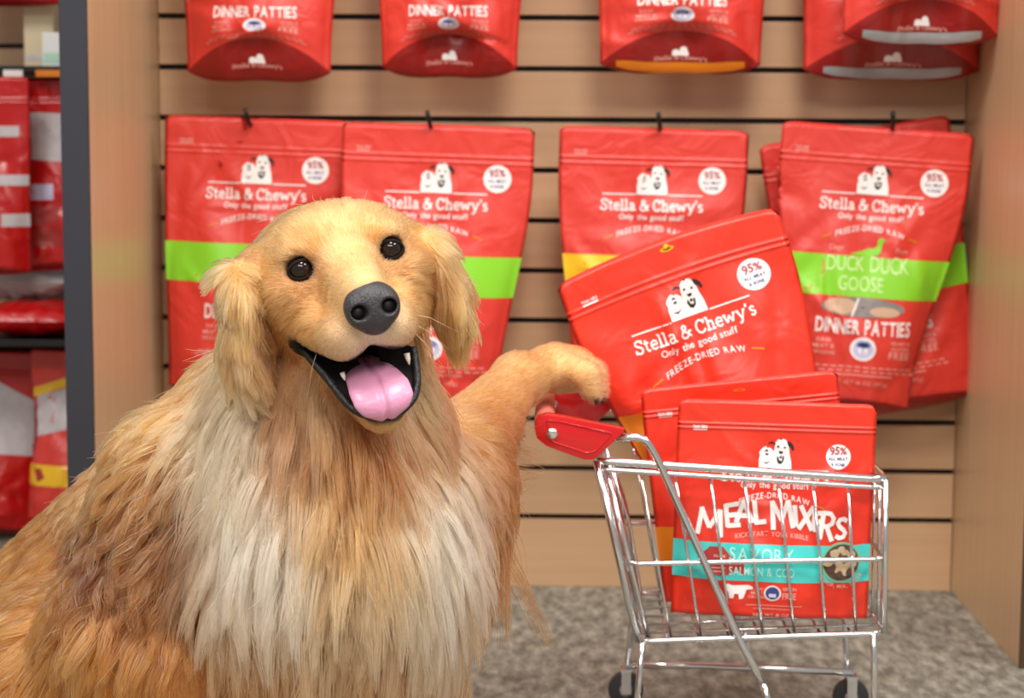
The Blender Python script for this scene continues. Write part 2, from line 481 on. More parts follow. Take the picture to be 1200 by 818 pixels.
def fine_flat(V, Fc, lim=0.0055):
    """cut long edges of a flat print so that it can follow the pouch"""
    E = [(f[i], f[(i + 1) % len(f)]) for f in Fc for i in range(len(f))]
    E = np.array(E); ln = np.linalg.norm(V[E[:, 0]] - V[E[:, 1]], axis=1)
    if ln.max() < lim * 1.4: return V, Fc
    bm = bmesh.new(); vs = [bm.verts.new((p[0], p[1], 0)) for p in V]
    for f in Fc:
        try: bm.faces.new([vs[i] for i in f])
        except ValueError: pass
    bmesh.ops.triangulate(bm, faces=bm.faces)
    for _ in range(4):
        ed = [e for e in bm.edges if e.calc_length() > lim]
        if not ed: break
        bmesh.ops.subdivide_edges(bm, edges=ed, cuts=1)
        bmesh.ops.triangulate(bm, faces=[f for f in bm.faces if len(f.verts) > 3])
    bm.verts.index_update()
    V2 = np.array([v.co[:2] for v in bm.verts]); F2 = [tuple(v.index for v in f.verts) for f in bm.faces]
    bm.free()
    return V2, F2

class Print:
    """flat print collected into one mesh, laid on a pouch"""
    def __init__(self, pouch):
        self.p = pouch; self.v = []; self.f = []; self.m = []; self.mats = []; self.n = 0
    def mi(self, m):
        if m not in self.mats: self.mats.append(m)
        return self.mats.index(m)
    def put(self, V, Fc, mat, off=0.0007, gusset=False):
        V = np.asarray(V, float)
        if not gusset: V, Fc = fine_flat(V, Fc)
        P = (self.p.wrap_gusset if gusset else self.p.wrap)(V, off)
        self.v += P.tolist(); self.f += [tuple(i + self.n for i in k) for k in Fc]; self.m += [self.mi(mat)] * len(Fc); self.n += len(P)
    def text(self, s, x, z, size, mat, off=0.0009, rot=0.0, gusset=False, **kw):
        V, Fc = text2d(s, size, **kw)
        if rot: V = V @ np.array([[math.cos(rot), math.sin(rot)], [-math.sin(rot), math.cos(rot)]])
        self.put(V + [x, z], Fc, mat, off, gusset)
    def rect(self, x0, x1, z0, z1, mat, off=0.0006, slope=0.0, n=None, gusset=False, curve=0.0):
        nx = n or max(1, int(abs(x1 - x0) / 0.006)); nz = max(1, int(abs(z1 - z0) / 0.005))
        X, Z = np.meshgrid(np.linspace(x0, x1, nx + 1), np.linspace(z0, z1, nz + 1), indexing='ij')
        Z = Z + slope * X + curve * (X / max(abs(x0), abs(x1), 1e-6)) ** 2
        V = np.stack([X.ravel(), Z.ravel()], 1)
        Fc = [(i * (nz + 1) + j, (i + 1) * (nz + 1) + j, (i + 1) * (nz + 1) + j + 1, i * (nz + 1) + j + 1) for i in range(nx) for j in range(nz)]
        self.put(V, Fc, mat, off, gusset)
    def disc(self, x, z, r, mat, off=0.0007, ry=None, r0=0.0, n=28, wob=0.0):
        ry = ry or r; K = max(1, int(r / 0.005))
        V = []; Fc = []
        for k in range(K + 1):
            s = r0 + (1 - r0) * k / K
            for a in range(n):
                t = 2 * math.pi * a / n
                w = 1 + wob * math.sin(5 * t + x * 900)
                V.append((x + r * s * w * math.cos(t), z + ry * s * w * math.sin(t)))
        for k in range(K):
            for a in range(n):
                Fc.append((k * n + a, k * n + (a + 1) % n, (k + 1) * n + (a + 1) % n, (k + 1) * n + a))
        self.put(V, Fc, mat, off)
    def poly(self, pts, mat, off=0.001, gusset=False):
        self.put(pts, [tuple(range(len(pts)))], mat, off, gusset)
    def build(self, name, parent, label=None):
        me = bpy.data.meshes.new(name)
        me.from_pydata(self.v, [], self.f); me.polygons.foreach_set('material_index', self.m)
        me.polygons.foreach_set('use_smooth', [True] * len(me.polygons))
        o = link_mesh(name, me, self.mats, parent, world_space=False)
        if label: o['label'] = label
        return o

FLUFF = [(-.5,0),(-.5,.30),(-.47,.42),(-.50,.50),(-.44,.60),(-.37,.66),(-.30,.70),(-.25,.64),(-.18,.66),(-.10,.60),(-.06,.55),(-.03,.30),(-.05,0)]
TALL = [(-.08,0),(-.06,.30),(-.04,.62),(-.02,.82),(.06,.92),(.16,.96),(.28,.93),(.36,.84),(.40,.66),(.42,.50),(.47,.30),(.49,0)]
def emblem(pr, x, z, w, off=0.0008, detail=True, gusset=False):
    q = lambda L: [(x + a * w, z + b * w) for a, b in L]
    pr.poly(q(FLUFF), M['white'], off, gusset); pr.poly(q(TALL), M['white'], off, gusset)
    if detail:
        o2 = off + 0.0003
        pr.poly(q([(-.01,.80),(-.12,.86),(-.21,.82),(-.24,.74),(-.19,.78),(-.10,.79),(-.03,.74)]), M['ink'], o2)
        pr.poly(q([(.33,.88),(.44,.86),(.53,.76),(.56,.62),(.50,.60),(.46,.70),(.37,.74)]), M['ink'], o2)
        pr.poly(q([(.08,.95),(.20,.97),(.16,.91)]), M['ink'], o2)
        for a, b in ((.07,.70),(.27,.68)):
            pr.poly(q([(a - .045, b), (a, b - .04), (a + .045, b), (a, b + .04)]), M['ink'], o2)
        pr.poly(q([(.09,.56),(.23,.56),(.20,.48),(.12,.48)]), M['ink'], o2)
        pr.poly(q([(.03,.34),(.07,.44),(.11,.30),(.19,.26),(.23,.44),(.27,.38),(.24,.24),(.16,.16),(.07,.20)]), M['ink'], o2)
        pr.poly(q([(.12,.34),(.20,.34),(.19,.42),(.13,.42)]), M['ink'], o2)
        pr.poly(q([(-.36,.52),(-.27,.62),(-.19,.52),(-.27,.55)]), M['ink'], o2)
        pr.poly(q([(-.33,.46),(-.26,.50),(-.20,.46),(-.26,.42)]), M['ink'], o2)
        pr.poly(q([(-.40,.24),(-.28,.15),(-.14,.26),(-.28,.20)]), M['ink'], o2)

def bag_front(P, root, layout, band, band_text, soft, lower=True):
    """all print of a pouch; positions as fractions of the width, measured down from the top edge"""
    W = P.W
    # brand block
    e = layout
    white = M['white']; faint = M['pink'] if soft else M['white']
    pr = Print(P)
    emblem(pr, 0.0, -e['rule'] * W, 0.165 * W)
    pr.build('dog_emblem', root)
    pr = Print(P)
    pr.rect(-0.265 * W, -0.088 * W, -e['rule'] * W - .0009, -e['rule'] * W + .0009, white)
    pr.rect(0.088 * W, 0.265 * W, -e['rule'] * W - .0009, -e['rule'] * W + .0009, white)
    pr.text("Stella & Chewy's", 0, -(e['brand'] + .022) * W, 0.078 * W, white, slab=True, width=0.545 * W)
    pr.text('Only the good stuff', 0, -(e['tag'] + .012) * W, 0.042 * W, white, width=0.345 * W, bold=.014)
    pr.text('FREEZE-DRIED RAW', 0, -(e['freeze'] - .004) * W, 0.040 * W, white, bold=.01, gap=.16, arc=.10, width=0.36 * W, jitter=.5, seed=3)
    for s in (-1, 1):
        pr.rect(s * .235 * W - .016 * W, s * .235 * W + .016 * W, -(e['freeze'] + .035) * W - .0006, -(e['freeze'] + .035) * W + .0006, M['orange'], slope=-s * .35 if True else 0) if False else \
            pr.poly([(s * .20 * W, -(e['freeze'] + .018) * W), (s * .25 * W, -(e['freeze'] + .038) * W), (s * .25 * W, -(e['freeze'] + .046) * W), (s * .20 * W, -(e['freeze'] + .026) * W)], M['orange'], .0008)
    pr.build('brand_lettering', root)
    pr = Print(P)
    pr.text('TEAR HERE', -0.385 * W, -e['tear'] * W, 0.020 * W, faint, bold=.02, width=.075 * W)
    pr.rect(-.42 * W, -.35 * W, -(e['tear'] + .012) * W, -(e['tear'] + .006) * W, faint)
    pr.build('tear_notice', root)
    pr = Print(P)
    bx, bz, br = e['badge']
    pr.disc(bx * W, -bz * W, br * W, white)
    pr.text('95%', bx * W, -(bz - .012) * W, .052 * W, M['crimson'], off=.0011, bold=.02, gap=.04, jitter=.6, seed=2)
    pr.text('ALL MEAT', bx * W, -(bz + .018) * W, .021 * W, M['navy'], off=.0011, bold=.03, gap=.1, width=.1 * W)
    pr.text('& BONE', bx * W, -(bz + .046) * W, .021 * W, M['navy'], off=.0011, bold=.03, gap=.1, width=.07 * W)
    pr.build('round_badge', root)
    if band:
        pr = Print(P)
        hwid = P.W / 2 * 0.999
        z0, z1 = e['band']
        X = np.linspace(-1, 1, 61); nz = 10
        Z = np.linspace(-z1 * W, -z0 * W, nz + 1)
        V = []
        for xx in X:
            for zz in Z:
                v = (P.H + zz) / P.H; xm = xx * float(P.hw(np.array(v))) * 0.9995; V.append((xm, zz + e.get('slope', 0) * xm))
        Fc = [(i * (nz + 1) + j, (i + 1) * (nz + 1) + j, (i + 1) * (nz + 1) + j + 1, i * (nz + 1) + j + 1) for i in range(60) for j in range(nz)]
        pr.put(V, Fc, M[band], .0005)
        pr.build('colour_band', root, label=band + ' printed band across the pouch')
    if lower:
        pr = Print(P)
        pr.text('DINNER PATTIES', 0, -(1.075) * W, .105 * W, white, bold=.022, gap=.09, width=.50 * W, jitter=.35, seed=5)
        z = -1.15 * W
        pr.text('RAW', -.20 * W, z + .022 * W, .03 * W, faint, bold=.01); pr.text('MEAT &', -.20 * W, z - .012 * W, .03 * W, faint, bold=.01); pr.text('ORGANS', -.20 * W, z - .046 * W, .03 * W, faint, bold=.01)
        pr.text('GRAIN &', .20 * W, z + .026 * W, .027 * W, faint, bold=.008); pr.text('GLUTEN', .20 * W, z - .004 * W, .027 * W, faint, bold=.008); pr.text('FREE', .20 * W, z - .052 * W, .058 * W, faint, bold=.012, gap=.12, width=.12 * W)
        for k in range(3):
            ww = (.28, .30, .17)[k]
            for s in np.linspace(-ww, ww - .03, 14):
                pr.rect(s * W, (s + .03) * W, -(1.255 + .024 * k) * W, -(1.262 + .024 * k) * W, M['pink'], n=2)
        pr.text('NET WT 14 OZ (397g)', 0, -1.365 * W, .034 * W, M['pink'], bold=.006, width=.3 * W)
        pr.build('product_lettering', root)
        pr = Print(P)
        pr.disc(0, z - .005 * W, .066 * W, white); pr.disc(0, z - .005 * W, .052 * W, M['lilac'], off=.001)
        pr.disc(0, z + .018 * W, .036 * W, M['blue'], off=.0013, ry=.018 * W)
        for s in (-.016, .014):
            pr.rect((s - .007) * W, (s + .007) * W, z - .028 * W, z + .003 * W, white, off=.0014)
        pr.build('seal_badge', root)
    if band_text == 'duck':
        pr = Print(P)
        pr.text('DUCK DUCK', -.0 * W, -.752 * W, .115 * W, M['palelime'], bold=.006, gap=.08, width=.43 * W, jitter=.5, seed=9)
        pr.text('GOOSE', -.03 * W, -.852 * W, .105 * W, M['palelime'], bold=.004, gap=.1, width=.24 * W, jitter=.4, seed=12)
        g = [(-.10,.0),(-.05,.012),(-.0,.03),(.03,.035),(.045,.05),(.043,.075),(.055,.09),(.07,.086),(.088,.076),(.07,.074),(.066,.05),(.062,.02),(.05,.0),(.0,-.012),(-.05,-.01)]
        pr.poly([(x * W, -(e['band'][0] - .012) * W + z * W) for x, z in g], M['lime'], .0009)
        pr.text('Cage', -.17 * W, -(e['band'][0] - .03) * W, .035 * W, M['pink'], bold=.008)
        pr.text('Free', .17 * W, -(e['band'][0] - .03) * W, .035 * W, M['pink'], bold=.008)
        pr.build('flavour_lettering', root)
        pr = Print(P)
        pr.disc(-.015 * W, -(e['band'][1] + .052) * W, .22 * W, M['window'], ry=.05 * W, off=.0007)
        pr.disc(-.13 * W, -(e['band'][1] + .05) * W, .085 * W, M['patty'], ry=.042 * W, off=.001)
        pr.disc(.10 * W, -(e['band'][1] + .07) * W, .08 * W, M['patty'], ry=.026 * W, off=.001)
        pr.poly([(-.075 * W, -(e['band'][1] + .10) * W), (-.065 * W, -(e['band'][1] + .10) * W), (-.035 * W, -(e['band'][1] + .005) * W), (-.045 * W, -(e['band'][1] + .005) * W)], white, .0013)
        pr.build('clear_window', root)

LAY_S = dict(rule=.352, brand=.414, tag=.472, freeze=.545, tear=.135, badge=(.315, .27, .072), band=(.675, .885))
LAY_M = dict(rule=.345, brand=.385, tag=.425, freeze=.49, tear=.145, badge=(.315, .27, .062), band=(.715, .905))

def frame(tl, tr, Y, tilt=0.0, twist=0.0):
    """matrix whose origin is the middle of the top edge, x along it, z up; returns matrix and width"""
    a = at(*tl, Y); b = at(*tr, Y)
    x = (b - a); W = x.length; x.normalize()
    y = Vector((0, 1, 0)); y = (y - x * y.dot(x)).normalized()
    z = x.cross(y)
    R = Matrix((x, y, z)).transposed()
    R = R @ Matrix.Rotation(tilt, 3, 'X') @ Matrix.Rotation(twist, 3, 'Z')
    return (a + b) / 2, R, W

def make_bag(name, label, tl, tr, Y, HW, T, seed, group, mats=None, layout=None, band=None, band_text=None, soft=True, lower=True, tilt=0.0, twist=0.0, printed=True, **kw):
    c, R, W = frame(tl, tr, Y, tilt, twist)
    H = HW * W
    root = empty(name)
    o = c - R @ Vector((0, 0, H))
    root.matrix_basis = Matrix.Translation(o) @ R.to_4x4()
    tag(root, label, 'pouch', group)
    P = Pouch(W, H, T, seed, **kw)
    P.build('pouch_film', mats or [M['bag'], M['gusset']], root)
    # hang slot punched through the header, seen as a small dark lens-shaped rim
    if printed:
        bag_front(P, root, layout or LAY_S, band, band_text, soft, lower)
    return root, P

# ------------------------------------------------------------------ pouches on the slatwall
HANG = 'red pouches hanging on the slatwall'
ROW2 = [
 dict(label='red pouch with a lime band, leftmost of the middle row, behind the dog ear', tl=(194, 134), tr=(412, 142), Y=-.075, seed=11, band='lime', band_text=None, wb=.92, hook=(303, 148)),
 dict(label='red pouch with a lime band hanging directly behind the dog face', tl=(401, 142), tr=(627, 150), Y=-.115, seed=12, band='lime', band_text=None, wb=.70, hook=(511, 151)),
 dict(label='red pouch with a thin visible yellow band, hanging behind the tilted pouch in the cart', tl=(656, 147), tr=(878, 153), Y=-.10, seed=13, band='yellow', band_text=None, wb=.78, hook=(769, 153)),
 dict(label='red pouch tilted behind the duck pouch, its lower right corner sticking out', tl=(889, 171), tr=(1112, 134), Y=-.055, seed=15, band='lime', band_text=None, wb=.92, hook=None),
 dict(label='red pouch with a duck and the words DUCK DUCK GOOSE on its lime band', tl=(917, 141), tr=(1142, 157), Y=-.125, seed=14, band='lime', band_text='duck', wb=.58, hook=(1028, 152)),
]
def peg_hook(px, py, reach, label):
    b = at(px, py, 0.0)
    r = empty('peg_hook', (b.x, 0.0, b.z)); tag(r, label, 'hook', 'black peg hooks in the slatwall')
    m = MB(); m.box((b.x - .012, -.0035, b.z - .0035), (b.x + .012, -.0004, b.z + .0045)); m.build('back_plate', M['black'], r, smooth=False, bevel=.0006)
    m = MB(); m.tube(fillet([(b.x, -.002, b.z), (b.x, -reach, b.z + .002), (b.x - .004, -reach - .012, b.z + .024)], .012), .0034, 8)
    m.build('prong', M['black'], r)
for k, s in enumerate(ROW2):
    r, P = make_bag('food_pouch', s['label'], s['tl'], s['tr'], s['Y'], 1.46, .082, s['seed'], HANG, band=s['band'], band_text=s['band_text'], wb=s['wb'],
             arch=.012, bowl=.02, crease=1.25, )
    if s['hook']:
        peg_hook(s['hook'][0], s['hook'][1], -s['Y'] + .012, 'black peg hook holding the ' + ('leftmost', 'second', 'third', '', 'rightmost')[k] + ' pouch of the middle row')

def gusset_print(P, root, strip=None):
    pr = Print(P)
    W = P.W
    pr.text("Stella & Chewy's", 0, .50, .06 * W, M['pink'], gusset=True, slab=True, width=.26 * W) if False else None
    q = lambda L, s: [(a * .095 * W, .21 - b * .10) for a, b in L]
    pr.put(np.array(q(FLUFF, 1)), [tuple(range(len(FLUFF)))], M['white'], .001, True)
    pr.put(np.array(q(TALL, 1)), [tuple(range(len(TALL)))], M['white'], .001, True)
    V, Fc = text2d("Stella & Chewy's", 1.0, slab=True, width=.30 * W); V[:, 1] = .25 - V[:, 1] * .06
    pr.put(V, Fc, M['pink'], .001, True)
    if strip:
        nx, nz = 40, 6
        X, Z = np.meshgrid(np.linspace(-.36 * W, .36 * W, nx + 1), np.linspace(0, 1, nz + 1), indexing='ij')
        e = (X / (.36 * W)) ** 2
        Z = (.29 - .14 * e) + Z * (.22 - .06 * e)
        Fc = [(i * (nz + 1) + j, (i + 1) * (nz + 1) + j, (i + 1) * (nz + 1) + j + 1, i * (nz + 1) + j + 1) for i in range(nx) for j in range(nz)]
        pr.put(np.stack([X.ravel(), Z.ravel()], 1), Fc, M[strip], .001, True)
    pr.build('gusset_print', root)
ROW1 = [
 dict(label='red pouch of the top row at the far left, cut by the photo top', cx=303, w=196, bot=80, Y=-.10, seed=31, strip=None, wb=.87, pinch=.012),
 dict(label='red pouch of the top row, second from left, with a pinched dark underside', cx=529, w=186, bot=76, Y=-.11, seed=32, strip=None, wb=.86, pinch=.035),
 dict(label='red pouch of the top row with a yellow stripe on its underside', cx=803, w=212, bot=72, Y=-.11, seed=33, strip='orange', wb=.90, pinch=.02),
 dict(label='red pouch of the top row at the right, rear of two', cx=1054, w=226, bot=80, Y=-.085, seed=34, strip='silver', wb=.92, pinch=.012),
 dict(label='red pouch of the top row at the right, front of two, with grey window underneath', cx=1088, w=196, bot=38, Y=-.185, seed=35, strip='silver', wb=.95, pinch=.02),
]
for s in ROW1:
    H = 1.38
    top = s['bot'] - s['w'] * H
    r, P = make_bag('food_pouch', s['label'], (s['cx'] - s['w'] / 2, top), (s['cx'] + s['w'] / 2, top + 1.5), s['Y'], H, .085, s['seed'], HANG, band='lime' if s['strip'] is None else 'yellow',
                    wb=s['wb'], arch=.048, bowl=.042, crease=1.5, pinch=s['pinch'])
    gusset_print(P, r, s['strip'])

# ------------------------------------------------------------------ pouches in the cart
CARTG = 'red pouches standing in the toy cart'
r, P = make_bag('food_pouch', 'large red pouch tilted to the left, rear of the three in the cart', (648, 325), (907, 233), -.665, 1.36, .062, 21, CARTG,
                mats=[M['bag_bright'], M['gusset']], layout=dict(LAY_S, band=(.72, .93), slope=-.13), band='orange', soft=False, lower=True, topsag=.010, waist=.0, wb=.70, arch=.006, bowl=.004, crease=1.2, tilt=-.04)
pr = Print(P); W = P.W
pr.disc(0, -.048 * W, .03 * W, M['yellow'], ry=.011 * W, off=.0009); pr.disc(0, -.036 * W, .010 * W, M['yellow'], off=.0009)
pr.build('hang_slot', r, label='yellow lens-shaped hang slot mark')

r, P = make_bag('food_pouch', 'red pouch between the tilted pouch and the MEAL MIXERS pouch in the cart', (750, 456), (981, 433), -.735, 1.11, .05, 22, CARTG,
                mats=[M['bag_bright'], M['gusset']], layout=LAY_M, band='orange', soft=False, lower=False, wb=.97, arch=.005, bowl=.003, crease=.8)
pr = Print(P); W = P.W
pr.disc(0, -.055 * W, .03 * W, M['orange'], ry=.006 * W, off=.0009, r0=.7); pr.build('hang_slot', r)

r, P = make_bag('food_pouch', 'red MEAL MIXERS pouch with a teal band, front of the three in the cart', (795, 467), (1028, 474), -.812, 1.10, .05, 23, CARTG,
                mats=[M['bag_bright'], M['gusset']], layout=dict(LAY_M), band='teal', soft=False, lower=False, wb=1.0, arch=.004, bowl=.003, crease=.7)
W = P.W
pr = Print(P)
HAND = {'M': [[(.02, 0), (.10, 1)], [(.06, 1), (.48, .30)], [(.46, .30), (.86, .98)], [(.84, 1), (.98, 0)]], 'E': [[(.1, 1), (.14, 0)], [(.05, .93), (.95, 1)], [(.1, .5), (.85, .53)], [(.1, .06), (1, .08)]],
        'A': [[(.0, 0), (.48, 1)], [(.44, 1), (1, 0)], [(.2, .32), (.85, .32)]], 'L': [[(.14, 1), (.18, 0)], [(.1, .07), (1, .1)]], 'I': [[(.5, 1), (.5, 0)]],
        'X': [[(.08, 1), (.95, 0)], [(.95, 1), (.05, 0)]], 'R': [[(.12, 1), (.16, 0)], [(.1, .95), (.6, .97), (.85, .82), (.8, .62), (.5, .5), (.14, .48)], [(.45, .5), (1, 0)]],
        'S': [[(.92, .88), (.6, .98), (.25, .92), (.12, .74), (.3, .58), (.65, .46), (.88, .3), (.75, .1), (.4, .02), (.05, .12)]]}
for ch, xc, yc, lw, lh, rot in [('M', 833, 617, 29, 32, -.10), ('E', 859, 608, 18, 27, .08), ('A', 873, 603, 20, 26, .02), ('L', 891, 603, 14, 28, .10), ('M', 918, 605, 25, 33, .10), ('I', 934, 606, 6, 25, .10),
                            ('X', 947, 608, 18, 28, -.06), ('E', 961, 612, 12, 22, -.10), ('R', 972, 617, 18, 33, -.16), ('S', 990, 620, 14, 24, -.12)]:
    vs = []; fs = []
    for q in HAND[ch]:
        q = np.array(q) * [lw, lh]
        a, b2 = ribbon(q, 5.6); fs += [tuple(i + len(vs) for i in k) for k in b2]; vs += a.tolist()
    v = (np.array(vs) - [lw / 2, lh / 2]) / 238 * W
    v = v @ np.array([[math.cos(rot), math.sin(rot)], [-math.sin(rot), math.cos(rot)]])
    pr.put(v + [(xc - 909) / 238 * W, -(yc - 470.5) / 238 * W], fs, M['white'], .0012)
pr.text('KICKSTART YOUR KIBBLE', -.01 * W, -.672 * W, .034 * W, M['pink'], bold=.012, gap=.12, arc=.05, width=.37 * W, off=.001)
pr.build('product_lettering', r, label='white hand-lettered words MEAL MIXERS')
pr = Print(P)
pr.text('SAVORY', -.055 * W, -.80 * W, .095 * W, M['paleteal'], bold=.004, gap=.14, width=.33 * W, off=.0011)
pr.text('SALMON & COD', -.055 * W, -.875 * W, .062 * W, M['paleteal'], bold=.004, gap=.1, width=.33 * W, off=.0011)
pr.build('flavour_lettering', r)
pr = Print(P)
f1 = [(-.42,-.80),(-.36,-.755),(-.27,-.755),(-.22,-.80),(-.16,-.83),(-.13,-.80),(-.125,-.90),(-.17,-.87),(-.22,-.895),(-.30,-.905),(-.38,-.88)]
pr.poly([((a - .0) * W * .75 - .05 * W, (b + .02) * W) for a, b in f1], M['fish'], .001)
pr.text('FROM', -.27 * W, -.79 * W, .022 * W, M['pink'], bold=.01, off=.0014); pr.rect(-.31 * W, -.24 * W, -.845 * W, -.838 * W, M['pink'], off=.0014); pr.rect(-.30 * W, -.25 * W, -.862 * W, -.857 * W, M['pink'], off=.0014)
pr.build('fish_print', r)
pr = Print(P)
cx, cz, cr = .345 * W, -.80 * W, .105 * W
pr.disc(cx, cz, cr, M['greenring'], off=.001); pr.disc(cx, cz, cr * .89, M['kibble_dark'], off=.0012)
rng = random.Random(4)
for k in range(20):
    a = 2.4 * k; q = cr * .70 * math.sqrt((k + .5) / 20); rr = cr * rng.uniform(.19, .29)
    n = 7
    pts = [(cx + q * math.cos(a) + rr * rng.uniform(.75, 1.1) * math.cos(6.283 * i / n), cz + q * math.sin(a) * .95 + rr * rng.uniform(.7, 1.0) * math.sin(6.283 * i / n)) for i in range(n)]
    pr.poly(pts, M['kibble'] if k % 3 else M['kibble_dark'], .0014 + .00006 * k)
V, Fc = text2d('SCOOP, MIX, SERVE', .027 * W, bold=.012, gap=.14)
# letters run along the lower rim of the bowl picture
ang = V[:, 0] / (cr * 1.25); rad = cr * 1.27 - V[:, 1]
V = np.stack([cx + rad * np.sin(ang), cz - rad * np.cos(ang)], 1); pr.put(V, Fc, M['pink'], .0011)
pr.build('bowl_print', r)
pr = Print(P)
z = -.965 * W
cow = [(-.24,.03),(-.225,.045),(-.20,.035),(-.12,.04),(-.10,.03),(-.10,.018),(-.13,.014),(-.145,-.035),(-.165,-.04),(-.17,-.01),(-.19,-.01),(-.195,-.035),(-.215,-.035),(-.22,.0),(-.24,.01)]
pr.poly([(a * W, z + b * W) for a, b in cow], M['white'], .001)
for k, t in enumerate(('RAW', 'MEAT', 'ORGAN')):
    pr.text(t, -.075 * W, z + (.012 - .022 * k) * W, .024 * W, M['pink'], bold=.012)
pr.disc(.0, z, .043 * W, M['white']); pr.disc(.0, z, .034 * W, M['navy'], off=.001); pr.rect(-.018 * W, .018 * W, z - .022 * W, z - .002 * W, M['lilac'], off=.0013)
pr.text('GRAIN', .085 * W, z + .018 * W, .024 * W, M['pink'], bold=.01); pr.text('FREE', .085 * W, z - .03 * W, .05 * W, M['pink'], bold=.008, width=.07 * W)
for k in range(2):
    ww = (.15, .11)[k]
    pr.rect(-ww * W + .02 * W, ww * W, z - (.068 + .02 * k) * W, z - (.072 + .02 * k) * W, M['pink'])
pr.text('NET WT 18 OZ', 0, z - .135 * W, .026 * W, M['pink'], bold=.008)
pr.build('seal_badge', r)

# ------------------------------------------------------------------ neighbouring bay on the left
NX0, NX1 = -1.55, XL - PT - .002
slatwall('wall_far', NX0, NX1, 0.44, 1.40, 0, 'brown slatwall of the neighbouring bay at the far left', 16, 1.305)
NEI = 'red pouches in the neighbouring bay'
def shelf(py, Y0, label):
    z = at(30, py, Y0).z
    r = empty('shelf', (NX1 - .2, Y0, z)); tag(r, label, 'shelf', 'shelves of the neighbouring bay')
    m = MB(); m.box((NX0, Y0, z - .004), (NX1, .439, z + .003)); m.build('shelf_board', M['black'], r, smooth=False, bevel=.0006)
    m = MB(); m.box((NX0, Y0 - .003, z - .006), (NX1, Y0 - .0002, z + .004)); m.build('front_lip', M['black'], r, smooth=False, bevel=.0006)
    return z
ZS1 = shelf(80, .22, 'thin black shelf at the far left carrying the cream carton')
ZS2 = shelf(401, .16, 'thin black shelf at the far left under the crinkled clear bag')

def neighbour(label, tl, tr, Y, HW, T, seed, marks, mats=None, **kw):
    r, P = make_bag('food_pouch', label, tl, tr, Y, HW, T, seed, NEI, mats=mats or [M['bag_deep'], M['gusset']], printed=False, **kw)
    W = P.W
    for (x0, x1, z0, z1, m, sl) in marks:
        pr = Print(P)
        pr.rect(x0 * W, x1 * W, -z1 * W, -z0 * W, M[m], slope=sl)
        pr.build('printed_label', r)
    return r, P
neighbour('red pouch with two small white labels under the upper shelf at the far left', (-92, 90), (34, 90), .19, 1.80, .05, 41,
          [(.20, .48, .90, 1.0, 'label_grey', 0), (.24, .48, 1.26, 1.38, 'label_grey', 0), (-.4, .4, .45, .55, 'label_grey', 0)], wb=.95)
neighbour('red pouch with a slanted grey panel, hanging beside the black post at the far left', (6, 92), (120, 90), .25, 1.95, .05, 42,
          [(-.40, .12, .36, .62, 'label_grey', -.05), (-.25, .25, .62, .85, 'label_grey', -.1), (-.3, -.02, 1.08, 1.24, 'lilac', 0), (-.28, .02, 1.3, 1.5, 'fish', 0), (-.26, .05, 1.54, 1.74, 'fish', 0)], wb=.95)
neighbour('red pouch bottom showing above the cream carton at the far left top', (-70, -170), (70, -170), .30, 1.22, .05, 43, [(-.3, .3, .4, .6, 'label_grey', 0)], wb=.95)
r, P = neighbour('red pouch with a long white panel on the floor at the far left edge', (-82, 408), (46, 412), .30, 1.66, .07, 44,
          [(.02, .46, .22, .62, 'label_grey', -.5), (-.45, .45, .62, .92, 'label_grey', -.08)], mats=[M['bag_deep'], M['gusset']], wb=1.0)
r, P = neighbour('red pouch with yellow stripes standing beside the foot of the black post', (36, 408), (128, 412), .245, 2.20, .08, 45,
          [(-.45, .45, .34, .46, 'yellow', .35), (-.40, .46, .48, 1.0, 'label_grey', .3), (-.48, .48, 1.45, 1.72, 'yellow', .03)], mats=[M['bag'], M['gusset']], wb=1.0, waist=.22)
pr = Print(P); W = P.W; pr.poly([(-.40 * W, -1.52 * W), (-.30 * W, -1.50 * W), (-.24 * W, -1.62 * W), (-.34 * W, -1.68 * W)], M['fish'], .0012); pr.build('stripe_emblem', r)

def carton(label, x0px, x1px, topy, Y, depth, mat, stripe=None):
    a = at(x0px, topy, Y); b = at(x1px, topy, Y)
    z = ZS1 + .0032
    r = empty('carton', ((a.x + b.x) / 2, Y + depth / 2, z)); tag(r, label, 'carton')
    m = MB(); m.box((a.x, Y, z), (b.x, Y + depth, a.z)); m.build('carton_body', M[mat], r, smooth=False, bevel=.0015)
    m = MB(); m.box((a.x + .002, Y - .0006, z + (a.z - z) * .12), (b.x - .002, Y - .0001, z + (a.z - z) * (.42 if stripe else .2))); m.build('carton_label', M[stripe or 'label_grey'], r, smooth=False)
carton('tall cream carton on the upper black shelf at the far left', 27, 62, 2, .33, .06, 'carton')
carton('small white carton with a mint label on the upper black shelf', 49, 84, 38, .25, .05, 'carton_white', 'mint')
for lab, x0, x1, mt in (('small white shelf ticket on the upper black shelf edge', 4, 27, 'white'), ('small orange shelf ticket on the upper black shelf edge', 42, 72, 'orange')):
    a = at(x0, 82, .2165); b = at(x1, 90, .2165)
    m = MB(); m.box((a.x, .2145, b.z), (b.x, .2163, a.z)); tag(m.build('shelf_ticket', M[mt], smooth=False, bevel=.0004), lab, 'ticket', 'shelf tickets')

